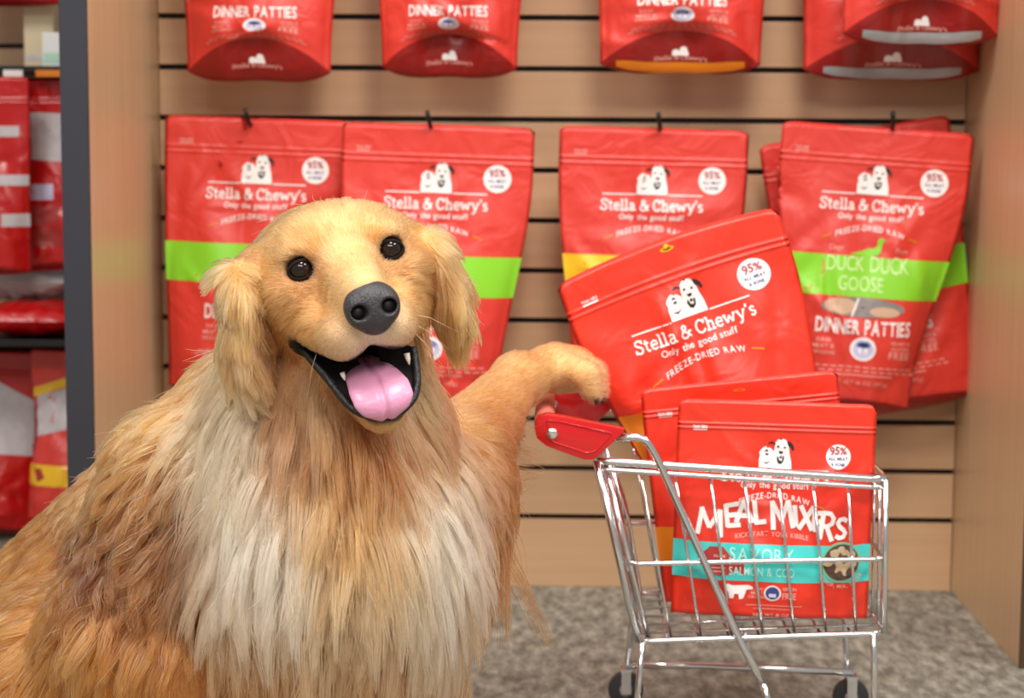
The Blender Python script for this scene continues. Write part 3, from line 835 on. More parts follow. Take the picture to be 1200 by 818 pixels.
def pillow(name, mat, parent, c, sx, sy, sz, seed, wr):
    rng = np.random.RandomState(seed); nu, nv = 40, 24
    m = MB(); vs = []
    for side in (1, -1):
        for i in range(nu + 1):
            for j in range(nv + 1):
                u = -1 + 2 * i / nu; v = -1 + 2 * j / nv
                h = (max(0, 1 - abs(u) ** 3) * max(0, 1 - abs(v) ** 3)) ** .6
                w = wr * (math.sin(9 * u + 5 * v + seed) * math.sin(7 * v - 3 * u) + .6 * math.sin(19 * u - 13 * v)) * h
                vs.append((c[0] + u * sx, c[1] + v * sy, c[2] + side * (sz * h + w) ))
    fs = []; b = nv + 1; o = (nu + 1) * b
    for i in range(nu):
        for j in range(nv):
            q = (i * b + j, (i + 1) * b + j, (i + 1) * b + j + 1, i * b + j + 1); fs.append(q); fs.append(tuple(o + k for k in q[::-1]))
    m.add(vs, fs)
    return m.build(name, mat, parent)
pc = at(38, 384, .23)
pl_ = pillow('food_pouch', M['bag_deep'], None, (pc.x, .245, ZS2 + .033), .085, .075, .028, 3, .002); tag(pl_, 'red pouch lying flat on the lower black shelf at the far left', 'pouch', NEI)
pc = at(26, 345, .30)
pl_ = pillow('plastic_bag', M['clear'], None, (pc.x, .315, ZS2 + .090), .085, .06, .030, 5, .005); tag(pl_, 'crinkled clear plastic bag of pale chews lying on the red pouch at the far left', 'plastic bag')

# ------------------------------------------------------------------ toy shopping cart
CY0, CY1 = -.845, -.625
cart = empty('toy_shopping_cart', (at(880, 748, CY0).x, (CY0 + CY1) / 2, 0.0))
tag(cart, 'small chrome wire toy shopping cart with red handle brackets, filled with red pouches', 'shopping cart')
def wire(name, pts, r, mat='chrome', rad=.006, n=8, label=None):
    m = MB(); m.tube(fillet(pts, rad), r, n); o = m.build(name, M[mat], cart)
    if label: o['label'] = label
    return o
SHIFT = Vector((0, CY1 - CY0, 0))
def near(px, py): return at(px, py, CY0)
TL, TR, ML, MR, BL, BR = near(699, 540), near(1038, 562), near(738, 661), near(1037, 655), near(748, 752), near(1036, 742)
def yv(p, Y): return Vector((p.x, Y, p.z))
# rims: one top rail loop, double wire like the photo
for off, rr in ((0, .0046), (.009, .0030)):
    d = Vector((0, 0, -off))
    loop = [TL + d, TR + d, yv(TR, CY1) + d, yv(TL, CY1) + d]
    loop = [(loop[3] + loop[0]) / 2] + loop + [(loop[3] + loop[0]) / 2]
    wire('top_rail', loop, rr, rad=.016)
midl = [ML, MR, yv(MR, CY1), yv(ML, CY1)]
wire('middle_rail', [(midl[3] + midl[0]) / 2] + midl + [(midl[3] + midl[0]) / 2], .0028, rad=.012)
botl = [BL, BR, yv(BR, CY1), yv(BL, CY1)]
wire('bottom_rail', [(botl[3] + botl[0]) / 2] + botl + [(botl[3] + botl[0]) / 2], .0034, rad=.016)
for Y in (CY0, CY1):
    wire('corner_post', [yv(TL, Y), yv(BL, Y)], .0044)
    wire('corner_post', [yv(TL, Y) + Vector((.010, .006 if Y == CY0 else -.006, -.004)), yv(BL, Y) + Vector((.012, .006 if Y == CY0 else -.006, 0))], .0032)
    wire('corner_post', [yv(TR, Y), yv(BR, Y)], .0034)
SIDE = [((749, 545), (787, 750)), ((790, 550), (822, 750)), ((832, 553), (858, 750)), ((872, 556), (895, 749)), ((912, 558), (932, 748)), ((953, 560), (969, 747)), ((994, 562), (1004, 745))]
for Y in (CY0, CY1):
    for a, b in SIDE:
        o = .0038 if Y == CY0 else -.0038
        wire('side_wire', [yv(near(*a), Y) + Vector((0, o, 0)), yv(near(*b), Y) + Vector((0, o, 0))], .0019, n=6)
for k in range(1, 6):
    Y = CY0 + (CY1 - CY0) * k / 6
    wire('end_wire', [yv(TR, Y), yv(BR, Y)], .0019, n=6)
    wire('floor_wire', [yv(BL, Y), yv(BR, Y)], .0019, n=6)
for k in range(1, 8):
    p = BL.lerp(BR, k / 8)
    wire('floor_wire', [yv(p, CY0) + Vector((0, 0, -.003)), yv(p, CY1) + Vector((0, 0, -.003))], .0019, n=6)
# hinged rear gate
for k in range(0, 6):
    Y = CY0 + .018 + (CY1 - CY0 - .036) * k / 5
    wire('gate_wire', [yv(TL, Y) + Vector((.004, 0, -.002)), yv(TL.lerp(BL, .97), Y) + Vector((.004, 0, 0))], .0019, n=6)
for t in (.33, .62, .93):
    p = TL.lerp(BL, t)
    wire('gate_wire', [yv(p, CY0 + .014) + Vector((.007, 0, 0)), yv(p, CY1 - .014) + Vector((.007, 0, 0))], .0022, n=6)
# folded child seat wires inside the gate
for k in range(4):
    Y = CY0 + .045 + (CY1 - CY0 - .09) * k / 3
    a = TL.lerp(BL, .04); b = TL.lerp(BL, .80)
    wire('seat_wire', [yv(a, Y) + Vector((.012, 0, 0)), yv(TL.lerp(BL, .4), Y) + Vector((.020, 0, 0)), yv(b, Y) + Vector((.014, 0, 0)), yv(b, Y) + Vector((.002, 0, -.02))], .0019, rad=.012, n=6)
# handle brackets, grip, bolts
BRK = [(626, 497), (630, 486), (641, 483), (660, 486), (732, 501), (729, 507), (703, 531), (695, 537), (684, 537), (640, 521), (629, 512)]
def bracket(Y0, dy):
    m = MB(); m.prism([at(px, py, CY0) + Vector((0, Y0 - CY0, 0)) for px, py in BRK], (0, dy, 0))
    return m.build('handle_bracket', M['red_plastic'], cart, smooth=True, bevel=.0022, auto=.7)
for Y0 in (CY0 - .012, CY1 - .004):
    br = bracket(Y0, .016)
    c = near(647, 506)
    m = MB()
    m.tube([(c.x, Y0 - .0002, c.z), (c.x, Y0 - .002, c.z), (c.x, Y0 - .0034, c.z)], [.0064, .0062, .0036], 18)
    m.build('bolt', M['steel'], br)
    if Y0 < CY0:
        m = MB(); inner = [(640, 490), (655, 492), (718, 506), (697, 527), (688, 529), (646, 515)]
        pts = [at(px, py, CY0) + Vector((0, Y0 - CY0, 0)) for px, py in inner]
        cl = pts + [pts[0]]
        m.tube([p + Vector((0, -.0002, 0)) for p in fillet(cl[1:] + [cl[1]], .004)], .0009, 6)
        m.build('raised_rim', M['red_plastic'], br)
g = near(638, 496)
m = MB(); m.tube([(g.x, CY0 + .0045, g.z), (g.x, CY1 - .0045, g.z)], .0112, 20)
m.build('handle_grip', M['grip'], cart)
# chassis: bars run from the brackets down to the lower frame
for Y, s in ((CY0 - .0035, 1), (CY1 + .0035, -1)):
    pts = [near(712, 513), near(755, 511), near(770, 536), near(868, 752), near(894, 800)]
    pts = [yv(p, Y) for p in pts]
    wire('frame_bar', pts, .0044, rad=.014)
    z = .052
    lo = [Vector((pts[-1].x, Y, pts[-1].z)), Vector((pts[-1].x + .02, Y, z + .004)), Vector((TR.x - .015, Y + s * .02, z)), ]
    wire('chassis_bar', [Vector((BL.x - .005, Y, z))] + [Vector((pts[-1].x - .05, Y, z)), Vector((TR.x + .005, Y + s * .02, z))], .0044, rad=.01)
    wire('frame_bar', [pts[-1], Vector((pts[-1].x + .012, Y, z))], .0044)
    wire('support_post', [yv(BL, Y) + Vector((.004, 0, 0)), Vector((BL.x - .002, Y, z))], .0036)
    wire('support_post', [yv(BR, Y) + Vector((-.012, 0, 0)), Vector((TR.x - .002, Y + s * .018, z))], .0036)
    for x in (BL.x - .004, TR.x + .002):
        cy = Y + (s * .018 if x > 0.2 else 0)
        ca = MB()
        ca.tube([(x, cy - .006, .022), (x, cy + .006, .022)], .0215, 20)
        whl = ca.build('caster_wheel', M['rubber'], cart, bevel=.0012, auto=.7)
        m = MB(); m.tube([(x, cy - .0075, .022), (x, cy + .0075, .022)], .008, 12); m.build('wheel_hub', M['steel'], whl)
        m = MB()
        m.box((x - .006, cy - .0115, .018), (x + .006, cy - .0085, .046)); m.box((x - .006, cy + .0085, .018), (x + .006, cy + .0115, .046)); m.box((x - .007, cy - .0115, .046), (x + .007, cy + .0115, .0485))
        m.build('caster_fork', M['steel'], cart, smooth=False, bevel=.0008)

# ------------------------------------------------------------------ the dog
def surface_nets(fn, lo, hi, h, budget=400000):
    """mesh of fn = 0 inside the box lo..hi on a grid of step h"""
    lo = np.array(lo, np.float32); n = np.ceil((np.array(hi) - lo) / h).astype(int) + 1
    F = np.empty(n, np.float32)
    ys = lo[1] + h * np.arange(n[1]); zs = lo[2] + h * np.arange(n[2])
    Yg, Zg = np.meshgrid(ys, zs, indexing='ij')
    step = max(1, int(budget / (n[1] * n[2])))
    for i in range(0, n[0], step):
        xs = lo[0] + h * np.arange(i, min(i + step, n[0]))
        P = np.stack([np.broadcast_to(xs[:, None, None], (len(xs),) + Yg.shape), np.broadcast_to(Yg, (len(xs),) + Yg.shape), np.broadcast_to(Zg, (len(xs),) + Zg.shape)], -1).reshape(-1, 3).astype(np.float32)
        F[i:i + len(xs)] = fn(P).reshape(len(xs), n[1], n[2])
    S = F < 0
    c = np.zeros(n - 1, np.int8)
    for a in (0, 1):
        for b in (0, 1):
            for d in (0, 1):
                c += S[a:n[0] - 1 + a, b:n[1] - 1 + b, d:n[2] - 1 + d]
    act = (c > 0) & (c < 8)
    idx = np.full(n - 1, -1, np.int64); I = np.argwhere(act); idx[act] = np.arange(len(I))
    acc = np.zeros((len(I), 3)); cnt = np.zeros(len(I))
    corners = [(a, b, d) for a in (0, 1) for b in (0, 1) for d in (0, 1)]
    for p in corners:
        for ax in range(3):
            if p[ax] == 0:
                q = list(p); q[ax] = 1
                f0 = F[I[:, 0] + p[0], I[:, 1] + p[1], I[:, 2] + p[2]]; f1 = F[I[:, 0] + q[0], I[:, 1] + q[1], I[:, 2] + q[2]]
                m = (f0 < 0) != (f1 < 0)
                t = np.where(m, f0 / np.where(m, f0 - f1, 1), 0)
                pos = np.array(p, float)[None, :].repeat(len(I), 0); pos[:, ax] += t
                acc += pos * m[:, None]; cnt += m
    V = lo + h * (I + acc / cnt[:, None])
    faces = []
    for ax in range(3):
        a1, a2 = [(1, 2), (2, 0), (0, 1)][ax]
        sl0 = [slice(None)] * 3; sl1 = [slice(None)] * 3
        sl0[ax] = slice(0, n[ax] - 1); sl1[ax] = slice(1, n[ax])
        s0 = S[tuple(sl0)]; s1 = S[tuple(sl1)]
        E = np.argwhere(s0 != s1)
        ok = (E[:, a1] > 0) & (E[:, a2] > 0) & (E[:, a1] < n[a1] - 1) & (E[:, a2] < n[a2] - 1)
        E = E[ok]
        inside = s0[E[:, 0], E[:, 1], E[:, 2]]
        q = []
        for d1, d2 in ((-1, -1), (0, -1), (0, 0), (-1, 0)):
            C = E.copy(); C[:, a1] += d1; C[:, a2] += d2
            q.append(idx[C[:, 0], C[:, 1], C[:, 2]])
        q = np.stack(q, 1)
        q[~inside] = q[~inside][:, ::-1]
        faces.append(q)
    return V, np.concatenate(faces)

def d_cone(P, a, b, ra, rb):
    a = np.array(a, np.float32); b = np.array(b, np.float32); ba = b - a
    t = np.clip(((P - a) @ ba) / (ba @ ba), 0, 1)
    return np.linalg.norm(P - a - t[:, None] * ba, axis=1) - (ra + (rb - ra) * t)
def d_ell(P, c, r, R=None):
    q = P - np.array(c, np.float32)
    if R is not None: q = q @ R
    r = np.array(r, np.float32)
    k0 = np.linalg.norm(q / r, axis=1); k1 = np.linalg.norm(q / (r * r), axis=1)
    return k0 * (k0 - 1) / np.maximum(k1, 1e-6)
def smin(a, b, k):
    h = np.clip(0.5 + 0.5 * (b - a) / k, 0, 1); return b + (a - b) * h - k * h * (1 - h)
def smax(a, b, k): return -smin(-a, -b, k)

YH = -1.18
HEAD_O = np.array(at(405, 302, YH - .035))
_R0 = np.array([list(RIGHT), list(UP), list(-FWD)]).T
def _rx(a): return np.array([[1, 0, 0], [0, math.cos(a), -math.sin(a)], [0, math.sin(a), math.cos(a)]])
def _ry(a): return np.array([[math.cos(a), 0, math.sin(a)], [0, 1, 0], [-math.sin(a), 0, math.cos(a)]])
def _rz(a): return np.array([[math.cos(a), -math.sin(a), 0], [math.sin(a), math.cos(a), 0], [0, 0, 1]])
HR = _R0 @ _rz(math.radians(13.5)) @ _ry(math.radians(12)) @ _rx(math.radians(9))
HC = HEAD_O - HR @ np.array([0, 0, .030])
def hw_(p): return HC + HR @ np.array(p, float)          # head frame -> world
def to_head(P): return (P - HC) @ HR
DD = lambda px, py, Y: np.array(at(px, py, Y))

# primitives: (kind, frame, geometry, blend radius, fur key)
H_PR = [
 ('e', (0, -.008, -.035), (.078, .050, .075), .02, 'fore'), ('e', (0, .012, -.015), (.052, .032, .045), .02, 'fore'),
 ('e', (-.034, .012, .012), (.024, .015, .024), .012, 'fore'), ('e', (.034, .012, .012), (.024, .015, .024), .012, 'fore'),
 ('e', (-.047, -.018, .008), (.024, .014, .026), .012, 'cheek'), ('e', (.047, -.018, .008), (.024, .014, .026), .012, 'cheek'),
 ('e', (-.040, -.038, -.012), (.036, .046, .048), .02, 'cheek'), ('e', (.040, -.038, -.012), (.036, .046, .048), .02, 'cheek'),
 ('c', (0, -.028, .015), (0, -.043, .076), .034, .0275, .014, 'muzzle'),
 ('c', (0, -.006, .020), (0, -.025, .092), .0215, .0175, .014, 'bridge'),
 ('e', (-.0215, -.061, .062), (.0225, .0240, .034), .008, 'muzzle'), ('e', (.0215, -.061, .062), (.0225, .0240, .034), .008, 'muzzle'),
 ('e', (-.036, -.058, .022), (.022, .026, .036), .015, 'cheek'), ('e', (.036, -.058, .022), (.022, .026, .036), .015, 'cheek'),
]
JAW = [('c', (0, -.088, -.03), (0, -.1320, .058), .042, .0215, .02, 'jaw')]
EARS = [
 ('e', (-.068, -.006, -.036), (.018, .026, .032), .018, 'ear'), ('e', (-.092, -.030, -.020), (.0165, .042, .034), .016, 'ear'), ('e', (-.100, -.068, -.012), (.0165, .034, .027), .014, 'ear'),
 ('e', (.064, -.012, -.036), (.018, .024, .032), .018, 'ear'), ('e', (.084, -.036, -.022), (.0165, .040, .034), .016, 'ear'), ('e', (.090, -.068, -.012), (.0145, .034, .025), .014, 'ear'),
]
B_PR = [
 ('c', hw_((0, -.03, -.075)), DD(375, 530, -1.07), .070, .100, .05, 'neck'),
 ('c', DD(380, 520, -1.10), DD(385, 640, -1.11), .098, .118, .05, 'chest'),
 ('c', DD(390, 640, -1.10), DD(395, 800, -1.06), .118, .105, .05, 'chest'),
 ('c', DD(300, 505, -1.02), DD(45, 788, -.88), .080, .115, .05, 'back'),
 ('c', DD(225, 565, -1.08), DD(170, 730, -1.10), .070, .082, .04, 'shoulder'),
 ('e', DD(95, 800, -1.02), (.10, .12, .105), .04, 'haunch'),
 ('c', DD(30, 830, -.90), DD(-90, 910, -.84), .12, .125, .05, 'back'),
 ('c', DD(340, 800, -1.0), DD(120, 930, -.92), .105, .11, .05, 'belly'),
 ('c', DD(225, 780, -1.14), DD(230, 1000, -1.15), .050, .032, .03, 'leg'),
 ('c', DD(230, 1000, -1.15), np.array([DD(230, 1000, -1.15)[0], -1.17, .030]), .032, .030, .02, 'leg'),
 ('e', np.array([DD(232, 1000, -1.15)[0], -1.20, .028]), (.038, .052, .027), .02, 'paw'),
 ('c', DD(95, 860, -1.05), np.array([DD(60, 900, -1.1)[0], -1.10, .05]), .085, .05, .04, 'haunch'),
 ('c', np.array([DD(60, 900, -1.1)[0], -1.06, .036]), np.array([DD(110, 900, -1.2)[0], -1.24, .030]), .036, .032, .02, 'paw'),
 ('c', DD(495, 590, -1.05), DD(535, 548, -.98), .068, .050, .04, 'armtop'),
 ('c', DD(535, 528, -.98), DD(606, 446, -.81), .043, .0255, .025, 'arm'),
 ('c', DD(606, 446, -.81), DD(644, 430, -.76), .0255, .0235, .02, 'arm'),
 ('e', DD(662, 432, -.745), (.038, .038, .026), .015, 'pawup'),
 ('c', DD(664, 430, -.775), DD(688, 440, -.785), .0150, .0145, .006, 'pawup'), ('c', DD(688, 440, -.785), DD(694, 458, -.787), .0145, .0115, .006, 'pawup'),
 ('c', DD(672, 428, -.755), DD(695, 438, -.758), .0150, .0145, .006, 'pawup'), ('c', DD(695, 438, -.758), DD(701, 457, -.759), .0145, .0115, .006, 'pawup'),
 ('c', DD(672, 428, -.730), DD(695, 438, -.729), .0150, .0145, .006, 'pawup'), ('c', DD(695, 438, -.729), DD(701, 457, -.729), .0145, .0115, .006, 'pawup'),
 ('c', DD(664, 430, -.708), DD(688, 440, -.702), .0150, .0145, .006, 'pawup'), ('c', DD(688, 440, -.702), DD(694, 456, -.702), .0145, .0115, .006, 'pawup'),
]
TAIL = ('c', DD(-110, 960, -.80), DD(-260, 1010, -.70), .035, .02, .03, 'back')
B_PR.append(TAIL)

def prim_d(p, Pw, Ph, head):
    P = Ph if head else Pw
    return d_ell(P, p[1], p[2]) if p[0] == 'e' else d_cone(P, p[1], p[2], p[3], p[4])
def cavity(Ph):
    q = Ph * np.array([.62, 1, 1], np.float32)
    c = d_cone(q, (0.000, -.085, .005), (0.002, -.1040, .090), .0115, .0205)
    for s in (-1, 1):
        c = smin(c, d_cone(Ph, (s * .055, -.074, .024), (s * .034, -.108, .070), .0100, .0155) if s < 0 else d_cone(Ph, (.034, -.088, .050), (.028, -.108, .070), .0080, .0130), .010)
    return c
LIP = {s: np.array([(.0385, -.088, .050), (.0375, -.098, .054), (.0355, -.110, .060), (.032, -.121, .066), (.0255, -.1295, .0725), (.012, -.1360, .0785), (0, -.1380, .080)] if s > 0 else [(s * .054, -.069, .020), (s * .047, -.084, .036), (s * .039, -.100, .050), (s * .033, -.116, .062), (s * .026, -.127, .072), (s * .012, -.1360, .0785), (0, -.1380, .080)]) for s in (-1, 1)}
def lip_d(Ph):
    d = np.full(len(Ph), 1.0)
    for s in (-1, 1):
        for a, b in zip(LIP[s][:-1], LIP[s][1:]): d = np.minimum(d, d_cone(Ph, a, b, 0.0, 1e-6))
    return d
def mouth_skin(Ph):
    """below 0 on the bare black skin of mouth and lips"""
    Ph = np.asarray(Ph, np.float32)
    c = cavity(Ph)
    return np.minimum(c - .0062, np.maximum(lip_d(Ph) - .0085, c - .022))
def eye_c(s): return np.array([s * .0405, -.001, .0258])
def dog_sdf(Pw):
    Pw = np.asarray(Pw, np.float32); Ph = to_head(Pw).astype(np.float32)
    d = np.full(len(Pw), 1e3, np.float32)
    near_h = np.abs(Ph).max(1) < .22
    ih = np.nonzero(near_h)[0]
    Q = Ph[ih]
    if len(ih):
        dh = np.full(len(ih), 1e3, np.float32)
        for p in H_PR: dh = smin(dh, prim_d(p, None, Q, True), p[-2])
        for p in JAW: dh = smin(dh, prim_d(p, None, Q, True), .012)
        cav = cavity(Q)
        dh = smax(dh, -cav, .004)
        for s in (-1, 1):
            dh = smax(dh, -(np.linalg.norm(Q - eye_c(s) - np.array([0, 0, .004]), axis=1) - .0108), .004)
        de = np.full(len(ih), 1e3, np.float32)
        for p in EARS: de = smin(de, prim_d(p, None, Q, True), p[-2])
        dh = smin(dh, de, .008)
        d[ih] = dh
    db = np.full(len(Pw), 1e3, np.float32)
    for p in B_PR: db = smin(db, prim_d(p, Pw, None, False), p[-2])
    # keep the jaw free of the ruff: the neck yields around the mouth
    if len(ih):
        guard = d_ell(Q, (0, -.10, .055), (.075, .062, .075))
        db[ih] = smax(db[ih], -guard, .03)
    d = smin(d, db, .022)
    if len(ih):
        d[ih] = smax(d[ih], -cavity(Q), .003)
    return d

lo = np.array([-1.02, -1.33, 0.0]); hi = np.array([0.16, -.60, .70])
lo[0] = DD(-190, 700, -.9)[0]; hi[0] = DD(730, 440, -.7)[0]
DV, DF = surface_nets(dog_sdf, lo, hi, .0047)
_e = .0015
def grad(P):
    g = np.stack([dog_sdf(P + np.array(o) * _e) - dog_sdf(P - np.array(o) * _e) for o in ((1, 0, 0), (0, 1, 0), (0, 0, 1))], 1)
    return g / np.maximum(np.linalg.norm(g, axis=1, keepdims=True), 1e-9)

# colours of the coat (albedo) and its lengths, lie and lift per body region
GOLD = np.array(srgb(208, 148, 82)); LIGHT = np.array(srgb(234, 188, 130)); CREAM = np.array(srgb(255, 228, 202))
RUST = np.array(srgb(158, 90, 42)); BROWN = np.array(srgb(112, 68, 34)); DEEP = np.array(srgb(186, 126, 64))
FUR = {  # length, lift, colour
 'fore': (.013, .22, LIGHT * .5 + GOLD * .5), 'cheek': (.015, .26, GOLD * .75 + LIGHT * .25), 'muzzle': (.008, .18, LIGHT * .6 + GOLD * .4), 'bridge': (.008, .15, LIGHT),
 'jaw': (.013, .2, LIGHT * .5 + GOLD * .5), 'ear': (.034, .30, GOLD * .7 + LIGHT * .3), 'neck': (.050, .35, GOLD * .6 + LIGHT * .4), 'chest': (.075, .38, GOLD * .72 + CREAM * .28),
 'back': (.034, .35, DEEP * .6 + GOLD * .4), 'shoulder': (.048, .45, DEEP * .6 + GOLD * .4), 'haunch': (.050, .38, DEEP), 'belly': (.06, .3, GOLD), 'leg': (.03, .25, GOLD),
 'paw': (.012, .2, LIGHT), 'armtop': (.040, .3, GOLD), 'arm': (.016, .22, LIGHT * .7 + GOLD * .3), 'pawup': (.011, .2, LIGHT * .8 + GOLD * .2),
}
KEYS = list(FUR)
PR_ALL = [(p, True) for p in H_PR + JAW + EARS] + [(p, False) for p in B_PR]

def flow_dir(key, p, Pw, Ph, head):
    n = len(Pw)
    if key in ('fore', 'bridge', 'muzzle', 'cheek', 'jaw'):
        v = Ph - np.array([0, -.03, .115]); v = v / np.linalg.norm(v, axis=1, keepdims=True)
        if key == 'jaw': v = v + np.array([0, -.5, -.3])
        if key == 'cheek': v = v + np.array([0, -.45, -.2])
        return v @ HR.T
    if key == 'ear':
        v = np.tile(np.array([0, -1.0, .0]), (n, 1)); v[:, 0] = np.sign(Ph[:, 0]) * np.clip((-.02 - Ph[:, 2]) * 14, -.15, .55)
        return v @ HR.T
    if key == 'neck':
        v = np.tile(np.array([-.05, -.1, -1.0]), (n, 1)); v[:, 0] += (Pw[:, 0] - DD(385, 500, -1.1)[0]) * 5.0; return v
    if key == 'chest':
        v = np.tile(np.array([0.0, -.1, -1.0]), (n, 1)); v[:, 0] += (Pw[:, 0] - DD(400, 600, -1.1)[0]) * 2.2; return v
    if key in ('back', 'haunch', 'belly'): return np.tile(np.array([-.55, .1, -.85]), (n, 1))
    if key == 'shoulder': return np.tile(np.array([-.35, 0.0, -1.0]), (n, 1))
    if key in ('arm', 'pawup', 'armtop'):
        a = DD(535, 540, -.98); b = DD(690, 445, -.77); v = (b - a) / np.linalg.norm(b - a)
        if key == 'armtop': v = v * .2 + np.array([.35, 0, -1.0])
        return np.tile(v, (n, 1))
    return np.tile(np.array([0, 0, -1.0]), (n, 1))

def blobs():
    """patches of differently coloured coat: (centre, radii, colour, strength)"""
    B = []
    def w(px, py, Y, r, c, s): B.append((DD(px, py, Y), np.array(r), c, s))
    def h(p, r, c, s): B.append((hw_(p), np.array(r), c, s))
    w(300, 570, -1.20, (.050, .10, .085), CREAM, 1.0); w(345, 640, -1.2, (.045, .1, .06), CREAM, .9)
    w(500, 610, -1.16, (.045, .1, .09), CREAM, 1.0); w(455, 660, -1.2, (.06, .1, .06), CREAM, .8)
    w(415, 570, -1.2, (.032, .08, .11), GOLD, .95); w(400, 690, -1.2, (.03, .1, .05), GOLD * .6 + CREAM * .4, .6)
    w(395, 505, -1.2, (.055, .1, .035), RUST * .5 + DEEP * .5, .7); w(325, 470, -1.2, (.025, .1, .05), RUST, .7); w(262, 490, -1.15, (.04, .1, .06), CREAM * .5 + LIGHT * .5, .9); w(505, 470, -1.15, (.02, .1, .05), RUST * .5 + GOLD * .5, .7)
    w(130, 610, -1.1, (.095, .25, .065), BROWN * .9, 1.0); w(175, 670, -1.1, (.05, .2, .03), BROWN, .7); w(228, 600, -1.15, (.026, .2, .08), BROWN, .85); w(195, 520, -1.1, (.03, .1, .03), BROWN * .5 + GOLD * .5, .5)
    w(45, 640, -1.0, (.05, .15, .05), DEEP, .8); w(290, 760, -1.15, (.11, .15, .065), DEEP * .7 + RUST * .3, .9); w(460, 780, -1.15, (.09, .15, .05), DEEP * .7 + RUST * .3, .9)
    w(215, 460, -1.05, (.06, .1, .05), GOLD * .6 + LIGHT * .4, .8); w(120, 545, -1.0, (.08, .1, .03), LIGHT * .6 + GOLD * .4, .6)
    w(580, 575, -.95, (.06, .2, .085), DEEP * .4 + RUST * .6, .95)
    h((0, .03, .0), (.06, .04, .05), LIGHT * .8 + GOLD * .2, .95); h((0, -.01, .06), (.022, .03, .05), LIGHT * .8 + GOLD * .2, .8)
    h((-.028, .020, .028), (.018, .014, .03), DEEP * .8 + GOLD * .2, .7); h((.028, .020, .028), (.018, .014, .03), DEEP * .8 + GOLD * .2, .7)
    h((-.030, -.020, .036), (.014, .010, .02), DEEP, .45); h((.030, -.020, .036), (.014, .010, .02), DEEP, .45)
    h((0, -.065, .085), (.03, .022, .03), CREAM * .85, 1.0)
    h((-.05, -.035, .01), (.03, .03, .04), DEEP * .6 + GOLD * .4, .7); h((-.072, -.055, -.01), (.016, .05, .05), RUST, .8); h((.068, -.055, -.01), (.016, .05, .05), RUST, .7)
    h((-.104, -.02, .0), (.02, .05, .03), LIGHT * .5 + GOLD * .5, .8); h((.096, -.02, .0), (.02, .05, .03), LIGHT * .5 + GOLD * .5, .8); h((-.11, -.055, .005), (.014, .03, .02), DEEP * .7 + BROWN * .3, .6)
    h((.0, -.16, .02), (.06, .025, .07), RUST, .7); h((0, -.146, .055), (.03, .012, .03), LIGHT, .8)
    return B
BL_ = blobs()
for _s in (-1, 1):
    BL_.append((hw_((_s * .0405, -.002, .030)), np.array((.0165, .0125, .02)), RUST * .8, .75))
    BL_.append((hw_((_s * .085, -.050, .010)), np.array((.008, .035, .02)), BROWN * .6 + DEEP * .4, .6))
NRM = np.random.RandomState(5)
def noise3(P, s, seed):
    r = np.random.RandomState(seed); o = np.zeros(len(P))
    for k in range(6):
        d = r.normal(size=3); d /= np.linalg.norm(d); o += np.sin(P @ d * s * r.uniform(.6, 1.6) + r.uniform(0, 6.28))
    return o / 6 * 1.6
def coat(Pw):
    Pw = np.asarray(Pw, float); Ph = to_head(Pw)
    D = np.stack([prim_d(p, Pw, Ph, hd) if False else (d_ell((Ph if hd else Pw), p[1], p[2]) if p[0] == 'e' else d_cone((Ph if hd else Pw), p[1], p[2], p[3], p[4])) for p, hd in PR_ALL], 1)
    D = D - D.min(1, keepdims=True)
    Wt = np.exp(-D / .009); Wt /= Wt.sum(1, keepdims=True)
    L = np.zeros(len(Pw)); lift = np.zeros(len(Pw)); C = np.zeros((len(Pw), 3)); Fl = np.zeros((len(Pw), 3))
    flows = {}
    for i, (p, hd) in enumerate(PR_ALL):
        k = p[-1]; l, lf, c = FUR[k]
        L += Wt[:, i] * l; lift += Wt[:, i] * lf; C += Wt[:, i:i + 1] * c
        if k not in flows:
            f = flow_dir(k, p, Pw, Ph, hd); flows[k] = f / np.linalg.norm(f, axis=1, keepdims=True)
        Fl += Wt[:, i:i + 1] * flows[k]
    wander = .018 * np.stack([noise3(Pw, 60, 21), noise3(Pw, 60, 22), noise3(Pw, 60, 23)], 1)
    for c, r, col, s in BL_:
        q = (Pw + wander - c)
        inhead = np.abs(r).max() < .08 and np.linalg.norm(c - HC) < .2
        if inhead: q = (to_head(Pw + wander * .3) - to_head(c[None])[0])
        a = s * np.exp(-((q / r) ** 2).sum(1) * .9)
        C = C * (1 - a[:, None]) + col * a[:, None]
    return L, lift, C, Fl, Ph

dog = empty('dog', (float(DD(300, 800, -1.0)[0]), -1.0, 0.0))
tag(dog, 'golden retriever sitting with open mouth, one front paw resting on the toy cart handle', 'dog')
skin, nt, b = new_mat('coat_skin')
an = nt.nodes.new('ShaderNodeAttribute'); an.attribute_name = 'coat'; nt.links.new(an.outputs['Color'], b.inputs['Base Color']); b.inputs['Roughness'].default_value = .6
b.inputs['Specular IOR Level'].default_value = .3
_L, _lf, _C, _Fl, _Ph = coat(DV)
cavv = cavity(_Ph.astype(np.float32))
MOUTH = np.array(srgb(30, 22, 24))
